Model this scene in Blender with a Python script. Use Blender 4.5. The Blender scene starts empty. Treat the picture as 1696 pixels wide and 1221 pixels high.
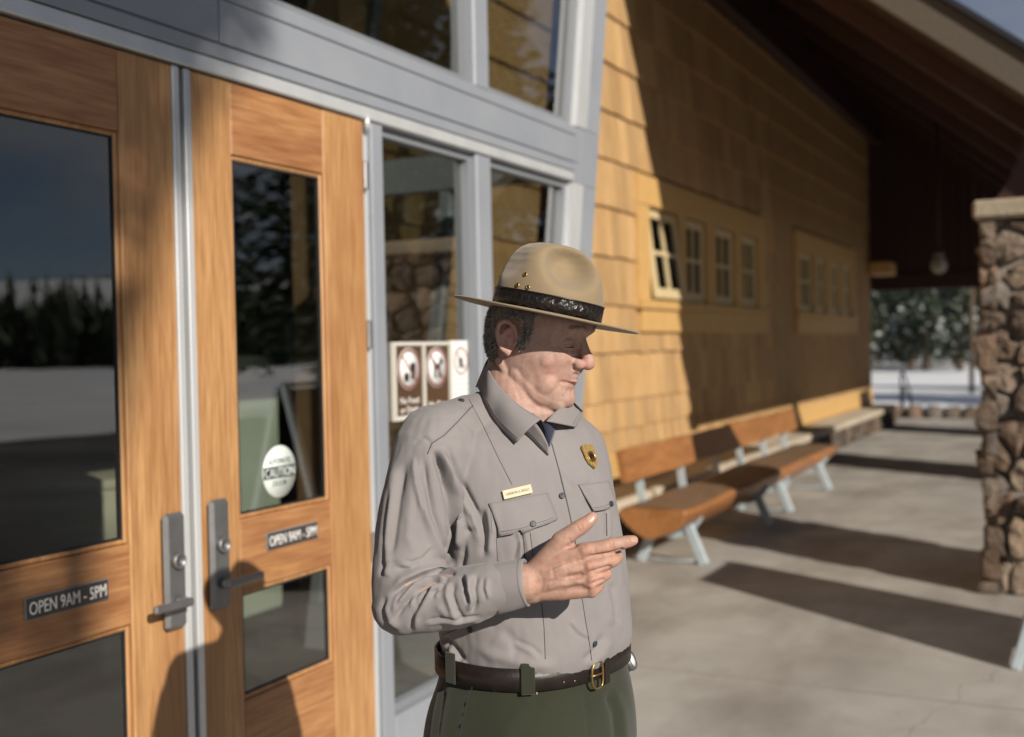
import bpy, bmesh, math, random
import numpy as np
from mathutils import Vector, Matrix, noise as mnoise
from mathutils.bvhtree import BVHTree

# ------------------------------------------------------------------ camera, sky, sun, exposure
SC = bpy.context.scene
COL = SC.collection
RND = random.Random(7)

# world axes: x = distance out from the entrance wall, y = along the wall, z = up
F_PX = 1900.0
CAM = Vector((2.34, 0.0, 1.62))
YAW = math.atan2(962.0, 1900.0)
PITCH = math.atan2(35.5, F_PX)
ROLL = 0.020
fwd0 = Vector((-math.sin(YAW), math.cos(YAW), 0))
RIGHT0 = Vector((math.cos(YAW), math.sin(YAW), 0))
FWD = (fwd0 * math.cos(PITCH) + Vector((0, 0, -math.sin(PITCH)))).normalized()
UP0 = RIGHT0.cross(FWD).normalized()
CR = RIGHT0 * math.cos(ROLL) - UP0 * math.sin(ROLL)
CU = RIGHT0 * math.sin(ROLL) + UP0 * math.cos(ROLL)

cam_d = bpy.data.cameras.new('camera')
cam_d.sensor_width = 36.0
cam_d.lens = 36.0 * F_PX / 1696.0
cam_d.clip_start = 0.05
cam_d.clip_end = 3000
cam_d.dof.use_dof = True
cam_d.dof.focus_distance = 1.96
cam_d.dof.aperture_fstop = 2.9
cam_d.dof.aperture_blades = 9
cam = bpy.data.objects.new('camera', cam_d)
COL.objects.link(cam)
cam.matrix_world = Matrix((
    (CR.x, CU.x, -FWD.x, CAM.x), (CR.y, CU.y, -FWD.y, CAM.y), (CR.z, CU.z, -FWD.z, CAM.z), (0, 0, 0, 1)))
SC.camera = cam

SUN_EL = math.radians(26.0)
hx, hy = -0.850, 0.527
LDIR = Vector((hx * math.cos(SUN_EL), hy * math.cos(SUN_EL), -math.sin(SUN_EL))).normalized()
sun_d = bpy.data.lights.new('sun', 'SUN')
sun_d.energy = 5.0
sun_d.angle = math.radians(0.55)
sun_d.color = (1.0, 0.92, 0.81)
sun = bpy.data.objects.new('sun', sun_d)
COL.objects.link(sun)
sun.rotation_euler = LDIR.to_track_quat('-Z', 'Y').to_euler()
sun.location = (30, -20, 20)

world = bpy.data.worlds.new('World')
SC.world = world
world.use_nodes = True
wn = world.node_tree
for n in list(wn.nodes):
    wn.nodes.remove(n)
w_out = wn.nodes.new('ShaderNodeOutputWorld')
w_bg = wn.nodes.new('ShaderNodeBackground')
w_sky = wn.nodes.new('ShaderNodeTexSky')
w_sky.sky_type = 'NISHITA'
w_sky.sun_disc = False
w_sky.sun_elevation = SUN_EL
w_sky.sun_rotation = math.atan2(-hx, -hy)
w_sky.altitude = 2400
w_sky.air_density = 0.8
w_sky.dust_density = 0.3
w_tc = wn.nodes.new('ShaderNodeTexCoord')
w_map = wn.nodes.new('ShaderNodeMapping')
w_map.inputs['Scale'].default_value = (1.0, 1.0, 2.6)
w_map.inputs['Location'].default_value = (2.35, .8, .3)
w_no = wn.nodes.new('ShaderNodeTexNoise')
w_no.inputs['Scale'].default_value = 2.2
w_no.inputs['Detail'].default_value = 8
w_no.inputs['Roughness'].default_value = 0.55
w_ra = wn.nodes.new('ShaderNodeValToRGB')
w_ra.color_ramp.elements[0].position = 0.35
w_ra.color_ramp.elements[0].color = (0, 0, 0, 1)
w_ra.color_ramp.elements[1].position = 0.58
w_ra.color_ramp.elements[1].color = (0.75, 0.75, 0.75, 1)
w_mix = wn.nodes.new('ShaderNodeMixRGB')
w_mix.inputs['Color2'].default_value = (5.5, 5.6, 5.9, 1)
wn.links.new(w_tc.outputs['Generated'], w_map.inputs['Vector'])
wn.links.new(w_map.outputs['Vector'], w_no.inputs['Vector'])
wn.links.new(w_no.outputs['Fac'], w_ra.inputs['Fac'])
wn.links.new(w_ra.outputs['Color'], w_mix.inputs['Fac'])
wn.links.new(w_sky.outputs['Color'], w_mix.inputs['Color1'])
wn.links.new(w_mix.outputs['Color'], w_bg.inputs['Color'])
wn.links.new(w_bg.outputs['Background'], w_out.inputs['Surface'])
w_bg.inputs['Strength'].default_value = 0.05

SC.view_settings.view_transform = 'Standard'
SC.view_settings.look = 'None'
SC.view_settings.exposure = 0.14
SC.view_settings.gamma = 1.0
SC.view_settings.use_curve_mapping = False
SC.render.engine = 'CYCLES'
SC.cycles.max_bounces = 8
SC.cycles.transparent_max_bounces = 24
SC.cycles.use_denoising = True
SC.cycles.sample_clamp_indirect = 6.0

# ------------------------------------------------------------------ helpers
def W(u, v, z):
    return Vector((v, u, z))

def PX(x, y, Z):
    """world point seen at photo pixel (x, y) at camera depth Z"""
    return CAM + FWD * Z + CR * ((x - 848.0) / F_PX * Z) - CU * ((y - 610.5) / F_PX * Z)

def project(co):
    """(n,3) world points -> (n,2) photo pixels"""
    d = np.asarray(co, dtype=float) - np.array(CAM)
    Z = d @ np.array(FWD)
    return np.stack([848.0 + F_PX * (d @ np.array(CR)) / Z, 610.5 - F_PX * (d @ np.array(CU)) / Z], 1)

class MB:
    """collects shapes in world coordinates, then links them as one mesh object"""
    def __init__(self):
        self.v, self.f, self.smooth = [], [], []
    def add(self, verts, faces, smooth=False):
        o = len(self.v)
        self.v += [tuple(p) for p in verts]
        self.f += [tuple(i + o for i in fc) for fc in faces]
        self.smooth += [smooth] * len(faces)
        return self
    def box(self, c, half, axes=None, bevel=0.0):
        ax = axes or (Vector((1, 0, 0)), Vector((0, 1, 0)), Vector((0, 0, 1)))
        c = Vector(c)
        def P(a, b, d):
            return c + ax[0] * a + ax[1] * b + ax[2] * d
        hx_, hy_, hz_ = half
        b = min(bevel, hx_ * .9, hy_ * .9, hz_ * .9)
        if b <= 0:
            v = [P(sx * hx_, sy * hy_, sz * hz_) for sx in (-1, 1) for sy in (-1, 1) for sz in (-1, 1)]
            f = [(0, 1, 3, 2), (4, 6, 7, 5), (0, 4, 5, 1), (2, 3, 7, 6), (0, 2, 6, 4), (1, 5, 7, 3)]
            return self.add(v, f)
        v, idx = [], {}
        for sx in (-1, 1):
            for sy in (-1, 1):
                for sz in (-1, 1):
                    for k in range(3):
                        q = [sx * (hx_ - b), sy * (hy_ - b), sz * (hz_ - b)]
                        q[k] = (sx * hx_, sy * hy_, sz * hz_)[k]
                        idx[(sx, sy, sz, k)] = len(v)
                        v.append(P(*q))
        f = []
        for k in range(3):
            o = [i for i in range(3) if i != k]
            for s in (-1, 1):
                ring = []
                for a, d in ((-1, -1), (1, -1), (1, 1), (-1, 1)):
                    sg = [0, 0, 0]; sg[k] = s; sg[o[0]] = a; sg[o[1]] = d
                    ring.append(idx[(*sg, k)])
                f.append(tuple(ring))
        for k in range(3):
            o = [i for i in range(3) if i != k]
            for a in (-1, 1):
                for d in (-1, 1):
                    q = []
                    for s in (-1, 1):
                        sg = [0, 0, 0]; sg[k] = s; sg[o[0]] = a; sg[o[1]] = d
                        q.append((idx[(*sg, o[0])], idx[(*sg, o[1])]))
                    f.append((q[0][0], q[0][1], q[1][1], q[1][0]))
        for sx in (-1, 1):
            for sy in (-1, 1):
                for sz in (-1, 1):
                    f.append(tuple(idx[(sx, sy, sz, k)] for k in range(3)))
        return self.add(v, f)
    def uvz(self, u0, u1, v0, v1, z0, z1, bevel=0.0):
        """box given by ranges along the wall, out from the wall and up"""
        return self.box(((v0 + v1) / 2, (u0 + u1) / 2, (z0 + z1) / 2),
                        (abs(v1 - v0) / 2, abs(u1 - u0) / 2, abs(z1 - z0) / 2), None, bevel)
    def bar(self, a, b, w, h, up=(0, 0, 1), bevel=0.0):
        a, b = Vector(a), Vector(b)
        d = (b - a); L = d.length; d.normalize()
        s = d.cross(Vector(up)); s.normalize()
        t = s.cross(d)
        return self.box((a + b) / 2, (w / 2, L / 2, h / 2), (s, d, t), bevel)
    def tube(self, pts, radii, n=10, cap=True):
        pts = [Vector(p) for p in pts]
        if not hasattr(radii, '__len__'):
            radii = [radii] * len(pts)
        t0 = (pts[1] - pts[0]).normalized()
        ref = Vector((0, 0, 1)) if abs(t0.z) < .9 else Vector((1, 0, 0))
        s = t0.cross(ref).normalized()
        v, f = [], []
        for i, p in enumerate(pts):
            a = pts[max(0, i - 1)]; b = pts[min(len(pts) - 1, i + 1)]
            t = (b - a).normalized()
            s = (s - t * s.dot(t)).normalized()
            q = t.cross(s)
            for k in range(n):
                an = 2 * math.pi * k / n
                v.append(p + (s * math.cos(an) + q * math.sin(an)) * radii[i])
        for i in range(len(pts) - 1):
            for k in range(n):
                k2 = (k + 1) % n
                f.append((i * n + k, i * n + k2, (i + 1) * n + k2, (i + 1) * n + k))
        if cap:
            f.append(tuple(range(n - 1, -1, -1)))
            f.append(tuple((len(pts) - 1) * n + k for k in range(n)))
        return self.add(v, f, True)
    def lathe(self, c, axis, ref, prof, n=24, cap=True):
        """prof: (radius, height along axis)"""
        c, axis = Vector(c), Vector(axis).normalized()
        s = (Vector(ref) - axis * Vector(ref).dot(axis)).normalized()
        q = axis.cross(s)
        v, f = [], []
        for r, h in prof:
            for k in range(n):
                an = 2 * math.pi * k / n
                v.append(c + axis * h + (s * math.cos(an) + q * math.sin(an)) * r)
        for i in range(len(prof) - 1):
            for k in range(n):
                k2 = (k + 1) % n
                f.append((i * n + k, i * n + k2, (i + 1) * n + k2, (i + 1) * n + k))
        if cap:
            f.append(tuple(range(n - 1, -1, -1)))
            f.append(tuple((len(prof) - 1) * n + k for k in range(n)))
        return self.add(v, f, True)
    def prism(self, poly, d):
        """polygon (list of points) pushed along vector d"""
        n = len(poly)
        d = Vector(d)
        v = [Vector(p) for p in poly] + [Vector(p) + d for p in poly]
        f = [tuple(range(n - 1, -1, -1)), tuple(range(n, 2 * n))]
        f += [(i, (i + 1) % n, n + (i + 1) % n, n + i) for i in range(n)]
        return self.add(v, f)
    def quad(self, a, b, c, d):
        return self.add([a, b, c, d], [(0, 1, 2, 3)])
    def mesh(self, name, mat=None, inv=None):
        me = bpy.data.meshes.new(name)
        vs = self.v if inv is None else [tuple(inv @ Vector(p)) for p in self.v]
        me.from_pydata(vs, [], self.f)
        me.polygons.foreach_set('use_smooth', self.smooth)
        bm = bmesh.new(); bm.from_mesh(me)
        bmesh.ops.recalc_face_normals(bm, faces=bm.faces)
        bm.to_mesh(me); bm.free()
        if mat is not None:
            me.materials.append(mat)
        return me

ROOTM = {}
def link_mesh(name, me, parent=None):
    o = bpy.data.objects.new(name, me)
    COL.objects.link(o)
    if parent is not None:
        o.parent = parent
        ROOTM[o.name] = ROOTM[parent.name]
    return o

def obj(name, mb, mat, parent=None):
    inv = ROOTM[parent.name].inverted() if parent is not None else None
    return link_mesh(name, mb.mesh(name, mat, inv), parent)

def tag(o, label=None, cat=None, group=None, kind=None):
    if label: o['label'] = label
    if cat: o['category'] = cat
    if group: o['group'] = group
    if kind: o['kind'] = kind
    return o

def thing(name, label, cat, loc, rz=0.0, group=None):
    o = bpy.data.objects.new(name, None)
    COL.objects.link(o)
    o.location = loc
    o.rotation_euler = (0, 0, rz)
    o.empty_display_size = 0.2
    ROOTM[o.name] = Matrix.Translation(Vector(loc)) @ Matrix.Rotation(rz, 4, 'Z')
    return tag(o, label, cat, group)

def copy_tree(o, parent=None):
    c = o.copy()
    COL.objects.link(c)
    if parent is not None:
        c.parent = parent
    for ch in [k for k in bpy.data.objects if k.parent == o]:
        copy_tree(ch, c)
    return c

def solo(name, mb, mat, label, cat, base, group=None):
    """a thing that is one mesh, with its origin at its base"""
    o = link_mesh(name, mb.mesh(name, mat, Matrix.Translation(Vector(base)).inverted()))
    o.location = base
    ROOTM[o.name] = Matrix.Translation(Vector(base))
    return tag(o, label, cat, group)

# ------------------------------------------------------------------ materials
def srgb(r, g, b):
    f = lambda c: c / 12.92 if c <= .04045 else ((c + .055) / 1.055) ** 2.4
    return (f(r / 255), f(g / 255), f(b / 255), 1)

def mat(name, c1, c2=None, scale=6.0, stretch=(1, 1, 1), detail=6.0, rough=.6, rough2=None, bump=0.0, bscale=None,
        metallic=0.0, spec=.5, vary=0.0, c3=None, scale3=1.0, amt3=.5, coat=0.0, sheen=0.0, ramp=(.35, .65), dist=.01,
        stretch3=None, rnd_off=True, sss=0.0, palette=None):
    m = bpy.data.materials.new(name)
    m.use_nodes = True
    nt = m.node_tree
    N, L = nt.nodes, nt.links
    b = N['Principled BSDF']
    def c4(c):
        return tuple(c) + (1,) if len(c) == 3 else tuple(c)
    tc = N.new('ShaderNodeTexCoord')
    oi = N.new('ShaderNodeObjectInfo')
    add = N.new('ShaderNodeVectorMath'); add.operation = 'ADD'
    mul = N.new('ShaderNodeVectorMath'); mul.operation = 'SCALE'
    comb = N.new('ShaderNodeCombineXYZ')
    for k in range(3):
        L.new(oi.outputs['Random'], comb.inputs[k])
    L.new(comb.outputs[0], mul.inputs[0]); mul.inputs['Scale'].default_value = 37.0 if rnd_off else 0.0
    L.new(tc.outputs['Object'], add.inputs[0]); L.new(mul.outputs[0], add.inputs[1])
    def noise_tex(sc, st, det, dis=0.0):
        mp = N.new('ShaderNodeMapping'); mp.inputs['Scale'].default_value = st
        no = N.new('ShaderNodeTexNoise')
        no.inputs['Scale'].default_value = sc; no.inputs['Detail'].default_value = det
        no.inputs['Roughness'].default_value = .6; no.inputs['Distortion'].default_value = dis
        L.new(add.outputs[0], mp.inputs['Vector']); L.new(mp.outputs[0], no.inputs['Vector'])
        return no.outputs['Fac']
    def ramp_(fac, lo, hi):
        mr = N.new('ShaderNodeMapRange'); mr.inputs['From Min'].default_value = lo; mr.inputs['From Max'].default_value = hi
        L.new(fac, mr.inputs['Value'])
        return mr.outputs['Result']
    def mix(fac, a, bb, mode='MIX'):
        mx = N.new('ShaderNodeMixRGB'); mx.blend_type = mode
        if isinstance(fac, float): mx.inputs['Fac'].default_value = fac
        else: L.new(fac, mx.inputs['Fac'])
        for s, k in ((a, 'Color1'), (bb, 'Color2')):
            if isinstance(s, tuple): mx.inputs[k].default_value = s
            else: L.new(s, mx.inputs[k])
        return mx.outputs[0]
    col = c4(c1)
    fac = noise_tex(scale, stretch, detail)
    if c2 is not None:
        col = mix(ramp_(fac, *ramp), c4(c1), c4(c2))
    if c3 is not None:
        f3 = noise_tex(scale3, stretch3 or (1, 1, 1), 4)
        mm = N.new('ShaderNodeMath'); mm.operation = 'MULTIPLY'
        L.new(ramp_(f3, .45, .7), mm.inputs[0]); mm.inputs[1].default_value = amt3
        col = mix(mm.outputs[0], col, c4(c3))
    if palette:
        cr = N.new('ShaderNodeValToRGB'); cr.color_ramp.interpolation = 'CONSTANT'
        while len(cr.color_ramp.elements) < len(palette): cr.color_ramp.elements.new(.5)
        for k_, pc in enumerate(palette):
            cr.color_ramp.elements[k_].position = k_ / len(palette); cr.color_ramp.elements[k_].color = c4(pc)
        m10 = N.new('ShaderNodeMath'); m10.operation = 'MULTIPLY'; m10.inputs[1].default_value = 7.31
        fr = N.new('ShaderNodeMath'); fr.operation = 'FRACT'
        L.new(oi.outputs['Random'], m10.inputs[0]); L.new(m10.outputs[0], fr.inputs[0]); L.new(fr.outputs[0], cr.inputs[0])
        col = mix(.62, col, cr.outputs[0])
    if vary > 0:
        hs = N.new('ShaderNodeHueSaturation')
        mr = N.new('ShaderNodeMapRange')
        mr.inputs['To Min'].default_value = 1 - vary; mr.inputs['To Max'].default_value = 1 + vary
        L.new(oi.outputs['Random'], mr.inputs['Value']); L.new(mr.outputs[0], hs.inputs['Value'])
        if isinstance(col, tuple): hs.inputs['Color'].default_value = col
        else: L.new(col, hs.inputs['Color'])
        col = hs.outputs[0]
    if isinstance(col, tuple): b.inputs['Base Color'].default_value = col
    else: L.new(col, b.inputs['Base Color'])
    b.inputs['Roughness'].default_value = rough
    if rough2 is not None:
        mr = N.new('ShaderNodeMapRange'); mr.inputs['To Min'].default_value = rough; mr.inputs['To Max'].default_value = rough2
        L.new(noise_tex(scale * .7, stretch, 5), mr.inputs['Value']); L.new(mr.outputs[0], b.inputs['Roughness'])
    b.inputs['Metallic'].default_value = metallic
    b.inputs['Specular IOR Level'].default_value = spec
    b.inputs['Coat Weight'].default_value = coat
    b.inputs['Sheen Weight'].default_value = sheen
    if sss > 0:
        b.inputs['Subsurface Weight'].default_value = sss
        b.inputs['Subsurface Radius'].default_value = (.012, .004, .002)
        b.inputs['Subsurface Scale'].default_value = 1.0
    if bump > 0:
        bp = N.new('ShaderNodeBump'); bp.inputs['Strength'].default_value = bump; bp.inputs['Distance'].default_value = dist
        L.new(noise_tex(bscale or scale * 3, stretch, 8), bp.inputs['Height']); L.new(bp.outputs[0], b.inputs['Normal'])
    m['_col'] = 1
    return m

def glass_mat(name, tint=(.80, .86, .84), refl=1.0):
    m = bpy.data.materials.new(name); m.use_nodes = True
    nt = m.node_tree
    for n in list(nt.nodes): nt.nodes.remove(n)
    out = nt.nodes.new('ShaderNodeOutputMaterial'); mx = nt.nodes.new('ShaderNodeMixShader')
    tr = nt.nodes.new('ShaderNodeBsdfTransparent'); gl = nt.nodes.new('ShaderNodeBsdfGlossy')
    fr = nt.nodes.new('ShaderNodeFresnel'); fr.inputs['IOR'].default_value = 1.55
    mu = nt.nodes.new('ShaderNodeMath'); mu.operation = 'MULTIPLY'; mu.inputs[1].default_value = refl
    # panes are slightly wavy
    tc = nt.nodes.new('ShaderNodeTexCoord'); no = nt.nodes.new('ShaderNodeTexNoise'); bp = nt.nodes.new('ShaderNodeBump')
    no.inputs['Scale'].default_value = 1.6; no.inputs['Detail'].default_value = 1
    bp.inputs['Strength'].default_value = .02; bp.inputs['Distance'].default_value = .05
    nt.links.new(tc.outputs['Object'], no.inputs['Vector']); nt.links.new(no.outputs['Fac'], bp.inputs['Height'])
    nt.links.new(bp.outputs[0], gl.inputs['Normal'])
    tr.inputs['Color'].default_value = (*tint, 1); gl.inputs['Roughness'].default_value = 0.0
    gl.inputs['Color'].default_value = (1, 1, 1, 1)
    # the far face of the sheet only lets light through; the near face mirrors
    ge = nt.nodes.new('ShaderNodeNewGeometry'); inv = nt.nodes.new('ShaderNodeMath'); inv.operation = 'SUBTRACT'; inv.inputs[0].default_value = 1.0
    m2 = nt.nodes.new('ShaderNodeMath'); m2.operation = 'MULTIPLY'; m2.use_clamp = True
    nt.links.new(ge.outputs['Backfacing'], inv.inputs[1])
    nt.links.new(fr.outputs[0], mu.inputs[0]); nt.links.new(mu.outputs[0], m2.inputs[0]); nt.links.new(inv.outputs[0], m2.inputs[1])
    nt.links.new(m2.outputs[0], mx.inputs['Fac'])
    nt.links.new(tr.outputs[0], mx.inputs[1]); nt.links.new(gl.outputs[0], mx.inputs[2])
    nt.links.new(mx.outputs[0], out.inputs['Surface'])
    return m

VG = (14, 14, .9)    # grain running up
UG = (14, .9, 14)    # grain running along the wall
M_DOOR_V = mat('door_wood_upright', (.35, .170, .064), (.53, .300, .130), 6, VG, 10, .42, .58, .12, 24, c3=(.27, .105, .034), scale3=1.8, amt3=.6, stretch3=(3, 3, .5), coat=.15)
M_DOOR_H = mat('door_wood_level', (.30, .130, .049), (.47, .240, .100), 6, UG, 10, .42, .58, .12, 24, c3=(.20, .065, .024), scale3=2.0, amt3=.7, stretch3=(3, .5, 3), coat=.15)
M_SHINGLE = mat('cedar_shingle', (.40, .235, .094), (.54, .33, .142), 4, (22, 22, .9), 10, .8, None, .6, 7, vary=.17, c3=(.62, .43, .23), scale3=3.0, amt3=.45, stretch3=(2, 2, .5), dist=.02)
M_TRIM = mat('yellow_trim', (.52, .31, .105), (.60, .375, .145), 3, (10, 10, 1.5), 7, .6, None, .2, 10, vary=.05)
M_SASH = mat('sash_paint', (.56, .44, .24), (.60, .48, .28), 8, rough=.5)
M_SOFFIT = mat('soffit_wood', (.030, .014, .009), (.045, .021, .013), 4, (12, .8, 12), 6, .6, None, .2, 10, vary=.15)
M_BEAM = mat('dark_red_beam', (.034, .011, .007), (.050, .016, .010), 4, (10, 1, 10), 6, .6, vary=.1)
M_BARGE = mat('barge_paint', (.070, .057, .040), (.088, .072, .052), 30, detail=3, rough=.8, bump=.3, bscale=160)
M_DARKMETAL = mat('dark_flashing', (.03, .03, .034), rough=.4, metallic=.3)
M_GREY = mat('grey_frame_paint', (.245, .265, .30), (.275, .295, .33), 3, detail=5, rough=.42, rough2=.55, spec=.5, bump=.03, bscale=60)
M_ALU = mat('pale_aluminium', (.58, .60, .62), (.66, .68, .69), 8, (1, 1, .2), rough=.35, metallic=.35)
M_STOP = mat('grey_glazing_stop', (.20, .215, .235), rough=.45)
M_GASKET = mat('black_gasket', (.012, .012, .013), rough=.7)
M_HANDLE = mat('satin_nickel', (.22, .22, .225), (.27, .27, .275), 14, rough=.36, rough2=.5, metallic=.75)
M_GLASS = glass_mat('window_glass', (.775, .79, .765), 3.0)
M_GLASS2 = glass_mat('hall_window_glass', (.62, .66, .62), 1.6)
M_CONC = mat('porch_concrete', (.285, .268, .240), (.425, .403, .368), 1.3, detail=14, rough=.85, bump=.3, bscale=38, c3=(.19, .165, .14), scale3=.9, amt3=.75, rnd_off=False, ramp=(.3, .7), stretch3=(1.6, .7, 1))
M_STONE = mat('field_stone', (.13, .085, .055), (.27, .19, .13), 7, detail=10, rough=.85, bump=.9, bscale=14, vary=.30, palette=[(.08, .05, .034), (.19, .15, .115), (.14, .13, .12), (.24, .175, .115), (.105, .075, .058), (.17, .105, .07)], c3=(.34, .29, .23), scale3=11, amt3=.6, dist=.06)
M_MORTAR = mat('mortar', (.20, .175, .145), (.26, .23, .195), 20, rough=.95, bump=.5, bscale=60)
M_CAP = mat('capstone', (.40, .34, .26), (.48, .42, .33), 5, detail=8, rough=.85, bump=.4, bscale=25, vary=.1)
M_PCAP = mat('pillar_capstone', (.27, .22, .155), (.34, .28, .20), 5, detail=9, rough=.85, bump=.5, bscale=25, dist=.02)
M_STEEL = mat('pale_blue_grey_steel', (.36, .42, .45), (.42, .48, .51), 9, rough=.5)
M_LOG = mat('varnished_log', (.27, .105, .032), (.40, .18, .062), 5, (12, .9, 12), 8, .4, .55, .2, 18, c3=(.15, .06, .02), scale3=2.2, amt3=.5, stretch3=(3, .5, 3), coat=.2)
M_SEAT = mat('worn_bench_seat', (.14, .088, .05), (.20, .132, .08), 5, (14, .8, 14), 8, .5, .65, .2, 18, c3=(.15, .08, .04), scale3=2.2, amt3=.5, stretch3=(4, .5, 4))
M_BARK = mat('bark', (.09, .06, .042), (.14, .10, .07), 8, (6, 6, 1), rough=.9, bump=.6)
M_NEEDLE = mat('pine_needles', (.020, .036, .018), (.045, .066, .030), .8, rough=.7, vary=.25)
M_SNOWY = mat('snow_dusted_needles', (.40, .44, .42), (.70, .73, .72), 2, rough=.7)
M_ASPH = mat('cleared_asphalt', (.030, .031, .033), (.050, .050, .052), 2.0, detail=12, rough=.9, bump=.3, bscale=60, c3=(.30, .31, .33), scale3=.35, amt3=.25, rnd_off=False)
M_SNOW = mat('snow', (.72, .745, .79), (.80, .82, .85), .12, detail=8, rough=.75, bump=.3, bscale=2.0, c3=(.42, .36, .26), scale3=.16, amt3=.25, rnd_off=False, dist=.1)

def crack_floor(m):
    nt = m.node_tree; N, L = nt.nodes, nt.links; b = N['Principled BSDF']
    src = b.inputs['Base Color'].links[0].from_socket
    tc = N.new('ShaderNodeTexCoord'); no = N.new('ShaderNodeTexNoise'); no.inputs['Scale'].default_value = 1.4; no.inputs['Detail'].default_value = 6
    ad = N.new('ShaderNodeMixRGB'); ad.blend_type = 'ADD'; ad.inputs['Fac'].default_value = .55
    vo = N.new('ShaderNodeTexVoronoi'); vo.feature = 'DISTANCE_TO_EDGE'; vo.inputs['Scale'].default_value = .42
    L.new(tc.outputs['Object'], no.inputs['Vector']); L.new(tc.outputs['Object'], ad.inputs['Color1']); L.new(no.outputs['Color'], ad.inputs['Color2'])
    L.new(ad.outputs[0], vo.inputs['Vector'])
    mr = N.new('ShaderNodeMapRange'); mr.inputs['From Min'].default_value = .0; mr.inputs['From Max'].default_value = .003; mr.inputs['To Min'].default_value = .34; mr.inputs['To Max'].default_value = 0.0
    L.new(vo.outputs['Distance'], mr.inputs['Value'])
    n2 = N.new('ShaderNodeTexNoise'); n2.inputs['Scale'].default_value = 34; n2.inputs['Detail'].default_value = 3
    L.new(tc.outputs['Object'], n2.inputs['Vector'])
    m2 = N.new('ShaderNodeMapRange'); m2.inputs['From Min'].default_value = .70; m2.inputs['From Max'].default_value = .76; m2.inputs['To Max'].default_value = .55
    L.new(n2.outputs['Fac'], m2.inputs['Value'])
    mx = N.new('ShaderNodeMath'); mx.operation = 'MAXIMUM'; L.new(mr.outputs[0], mx.inputs[0]); L.new(m2.outputs[0], mx.inputs[1])
    mi = N.new('ShaderNodeMixRGB'); mi.inputs['Color2'].default_value = (.075, .065, .055, 1)
    L.new(mx.outputs[0], mi.inputs['Fac']); L.new(src, mi.inputs['Color1']); L.new(mi.outputs[0], b.inputs['Base Color'])
crack_floor(M_CONC)

# ------------------------------------------------------------------ the ground
WALL_V = -1.5
mb = MB().uvz(-9, 24.6, -7.2, 4.6, -.25, 0)
floor = tag(obj('porch_floor', mb, M_CONC), kind='structure')
# saw-cut joints: thin dark recess strips lying 4 mm proud would look wrong, so the joints are slim grooves of darker sealant
M_JOINT = mat('joint_sealant', (.20, .185, .16), (.26, .24, .21), 12, rough=.9)
mb = MB()
for u in (-3.0, 1.2, 5.4, 9.6, 13.8, 18.0, 22.2):
    mb.uvz(u - .004, u + .004, -.9, 4.6, -.02, .003)
tag(obj('floor_joint', mb, M_JOINT), kind='structure')

def ground_sheet():
    mb = MB()
    n = 90
    R = 420.0
    vs, fs = [], []
    for i in range(n + 1):
        for j in range(n + 1):
            a = (i / n - .5) * 2; b = (j / n - .5) * 2
            x = math.copysign(abs(a) ** 2.2, a) * R; y = math.copysign(abs(b) ** 2.2, b) * R
            d = math.hypot(x, y - 8)
            z = -.14
            if d > 28:
                k = min(1, (d - 28) / 60)
                z += k * (mnoise.noise((x * .02, y * .02, 3.1)) * 1.4 + .25 * mnoise.noise((x * .09, y * .09, 9.1)))
            if d > 262:
                z += (d - 262) * .12
            vs.append((x, y, z))
    for i in range(n):
        for j in range(n):
            q = i * (n + 1) + j
            fs.append((q, q + n + 1, q + n + 2, q + 1))
    mb.add(vs, fs, True)
    return tag(obj('snow_ground', mb, M_SNOW), kind='structure')
ground_sheet()
tag(obj('plaza', MB().uvz(-40, 24.0, 4.604, 17.5, -.30, -.09), M_ASPH), kind='structure')

M_HILL = mat('wooded_snowy_hill', (.030, .040, .028), (.50, .52, .55), .03, detail=14, rough=.9, rnd_off=False, ramp=(.56, .68))
def hills():
    mb = MB()
    n, m = 120, 10
    vs, fs = [], []
    for i in range(n + 1):
        a = 2 * math.pi * i / n
        for j in range(m + 1):
            t = j / m
            d = 330 + t * 260
            h = 22 + (t ** 1.2) * (30 + 26 * mnoise.noise((math.cos(a) * 2.2, math.sin(a) * 2.2, 1.7))) + 9 * mnoise.noise((math.cos(a) * 9, math.sin(a) * 9, t * 3)) - 12
            if j == 0: h = 14
            vs.append((math.cos(a) * d, math.sin(a) * d + 8, h))
    for i in range(n):
        for j in range(m):
            q = i * (m + 1) + j
            fs.append((q, q + m + 1, q + m + 2, q + 1))
    mb.add(vs, fs, True)
    tag(obj('hill', mb, M_HILL), kind='structure')
hills()

# ------------------------------------------------------------------ the building
B = thing('visitor_building', 'cedar shingled building with grey framed glass entrance and orange wooden doors', 'building', (0, 3.0, 0))

# walls (behind the shingles), with real openings for the two window rows
WIN = ((10.17, 14.84), (16.55, 21.2))
Z_SASH0, Z_SASH1 = 2.05, 2.97
M_SHEATH = mat('wall_sheathing', (.20, .12, .06), (.25, .15, .08), 8, rough=.9)
mb = MB()
mb.uvz(5.2, 22.9, -1.66, -1.502, .0, Z_SASH0)
mb.uvz(5.2, 22.9, -1.66, -1.502, Z_SASH1, 7.2)
mb.uvz(5.2, WIN[0][0] + .26, -1.66, -1.502, Z_SASH0, Z_SASH1)
mb.uvz(WIN[0][1] - .34, WIN[1][0] + .26, -1.66, -1.502, Z_SASH0, Z_SASH1)
mb.uvz(WIN[1][1] - .34, 22.9, -1.66, -1.502, Z_SASH0, Z_SASH1)
mb.uvz(22.9, 23.06, -7.2, -1.66, 0, 7.2)
mb.uvz(22.9, 23.06, -1.66, -1.502, 0, 7.2)
mb.uvz(-4.0, 5.2, -1.66, -1.502, 4.42, 7.2)
wall = obj('wall', mb, M_SHEATH, B)

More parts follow.
